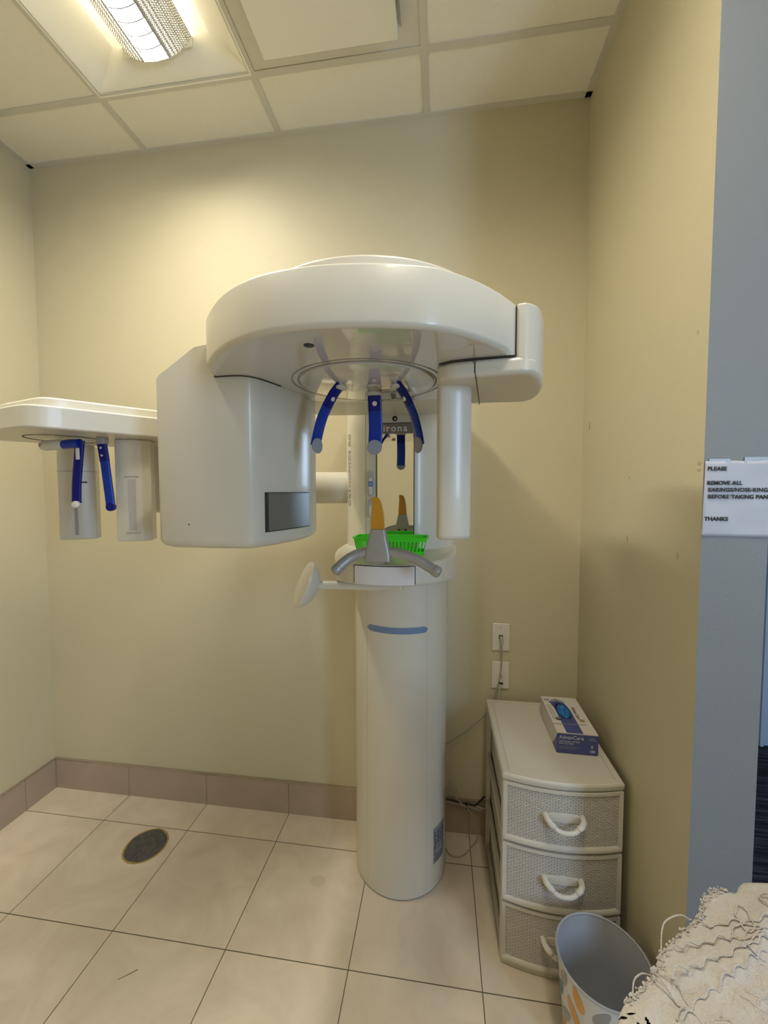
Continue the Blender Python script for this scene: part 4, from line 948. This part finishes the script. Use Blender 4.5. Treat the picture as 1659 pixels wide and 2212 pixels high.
def hz(x, y):
    z = .0
    d_ = .45*x-.89*y+.012*math.sin(30*x)
    z += .0050*math.sin(75*d_)+.0022*math.sin(190*d_+20*x)+.0022*math.sin(120*x+95*y)+.0016*math.sin(210*y-130*x)
    return z
rings = []
NR = 44
for i in range(NR+1):
    k = i/NR                          # centre to edge, then fold down
    if k < .8:
        s_ = .985*k/.8; R = sc_out(s_ if s_ > .02 else .02); zz = ZH+.014*(1-s_**6); rings.append([(x, y, zz+hz(x, y)*(1-s_**5)) for x, y in R])
    else:
        q = (k-.8)/.2; s_ = .985+.02*math.sin(q*PI/2); R = sc_out(s_); rings.append([(x+.0015*math.sin(260*y)*q, y+.0015*math.sin(240*x)*q, ZH-.075*q**1.6) for x, y in R])
V = loft(bm, rings, cap=False)
holes = [(.199, -1.2415, .0014, .0042, 1.3), (.208, -1.239, .0012, .004, 1.5), (.213, -1.251, .0022, .0052, .7), (.222, -1.247, .0020, .0048, .1), (.2035, -1.2535, .0018, .0045, 1.2), (.231, -1.251, .0020, .0050, -.4), (.217, -1.262, .0022, .0055, .4), (.228, -1.262, .0020, .005, -.2)]
kill = []
for f in bm.faces:
    c_ = f.calc_center_median()
    for hx, hy, a_, b_, th in holes:
        dx, dy = c_.x-hx, c_.y-hy; uu = dx*math.cos(th)+dy*math.sin(th); vv = -dx*math.sin(th)+dy*math.cos(th)
        if (uu/a_)**2+(vv/b_)**2 < 1: kill.append(f); break
cl_bm = bm
bmesh.ops.subdivide_edges(bm, edges=[e for e in bm.edges if (e.verts[0].co.xy-Vector((.215, -1.25))).length < .035], cuts=3, use_grid_fill=True)
kill = []
for f in bm.faces:
    c_ = f.calc_center_median()
    for hx, hy, a_, b_, th in holes:
        dx, dy = c_.x-hx, c_.y-hy; uu = dx*math.cos(th)+dy*math.sin(th); vv = -dx*math.sin(th)+dy*math.cos(th)
        if (uu/a_)**2+(vv/b_)**2 < 1: kill.append(f); break
bmesh.ops.delete(bm, geom=kill, context='FACES')
cloth = finish('lace_cloth', bm, LACE, angle=80)
tag(cloth, 'crumpled off-white lace cloth in the bottom right foreground', 'cloth')
# raised embroidery: leaf outlines, scallops and a knotted edge
def zc_(x, y):
    return ZH+.014+hz(x, y)-.0015
emb = bmesh.new(); random.seed(9)
for k_ in range(34):
    lx = random.uniform(.25, .50); ly = random.uniform(-1.30, -1.07); th = random.uniform(0, PI); L_ = random.uniform(.014, .026); w_ = L_*random.uniform(.32, .5)
    if min((Vector((lx, ly))-Vector(p)).length for p in OS) < .022 or lx < .22+(ly+1.25)*.6: continue
    pts = []
    for q in [2*PI*j/20 for j in range(21)]:
        uu = L_*math.cos(q); vv = w_*math.sin(q)*(1+.12*math.sin(6*q)); x = lx+uu*math.cos(th)-vv*math.sin(th); y = ly+uu*math.sin(th)+vv*math.cos(th); pts.append((x, y, zc_(x, y)+.0008))
    tube(emb, pts, .0010, 5)
for r_ in range(5):
    pts = []
    for j in range(70):
        t_ = j/69; x = .24+.25*t_+.012*r_; y = -1.275+.033*r_+.17*t_*(1-.2*r_)+.006*abs(math.sin(j*.55)); 
        if min((Vector((x, y))-Vector(p)).length for p in OS) < .012: continue
        pts.append((x, y, zc_(x, y)+.0004))
    if len(pts) > 4: tube(emb, pts, .0012, 5)
finish('embroidery', emb, LACE, cloth)
bm = bmesh.new()
for i_, (x, y) in enumerate(OS):
    if not (.205 < x < .40 and y > -1.24): continue
    for j in range(5):
        dx, dy = random.uniform(.001, .009), random.uniform(-.009, -.001); r_ = random.uniform(.0009, .0019)
        tube(bm, [(x+dx-r_, y+dy, ZH+.0005+j*.0009), (x+dx, y+dy+r_*.5, ZH+.0015+j*.0009), (x+dx+r_, y+dy, ZH+.0005+j*.0009)], [r_*.6, r_, r_*.6], 7)
finish('knotted_edge', bm, LACE, cloth)
for pts in ([(.337, -1.123, .884), (.322, -1.121, .890), (.299, -1.131, .890), (.287, -1.144, .887), (.277, -1.163, .880)], [(.252, -1.192, .882), (.240, -1.194, .885), (.228, -1.202, .884), (.220, -1.217, .880)]):
    bm = bmesh.new(); tube(bm, spline(pts, 6), .0009, 6); finish('loose_thread', bm, LACE, cloth)
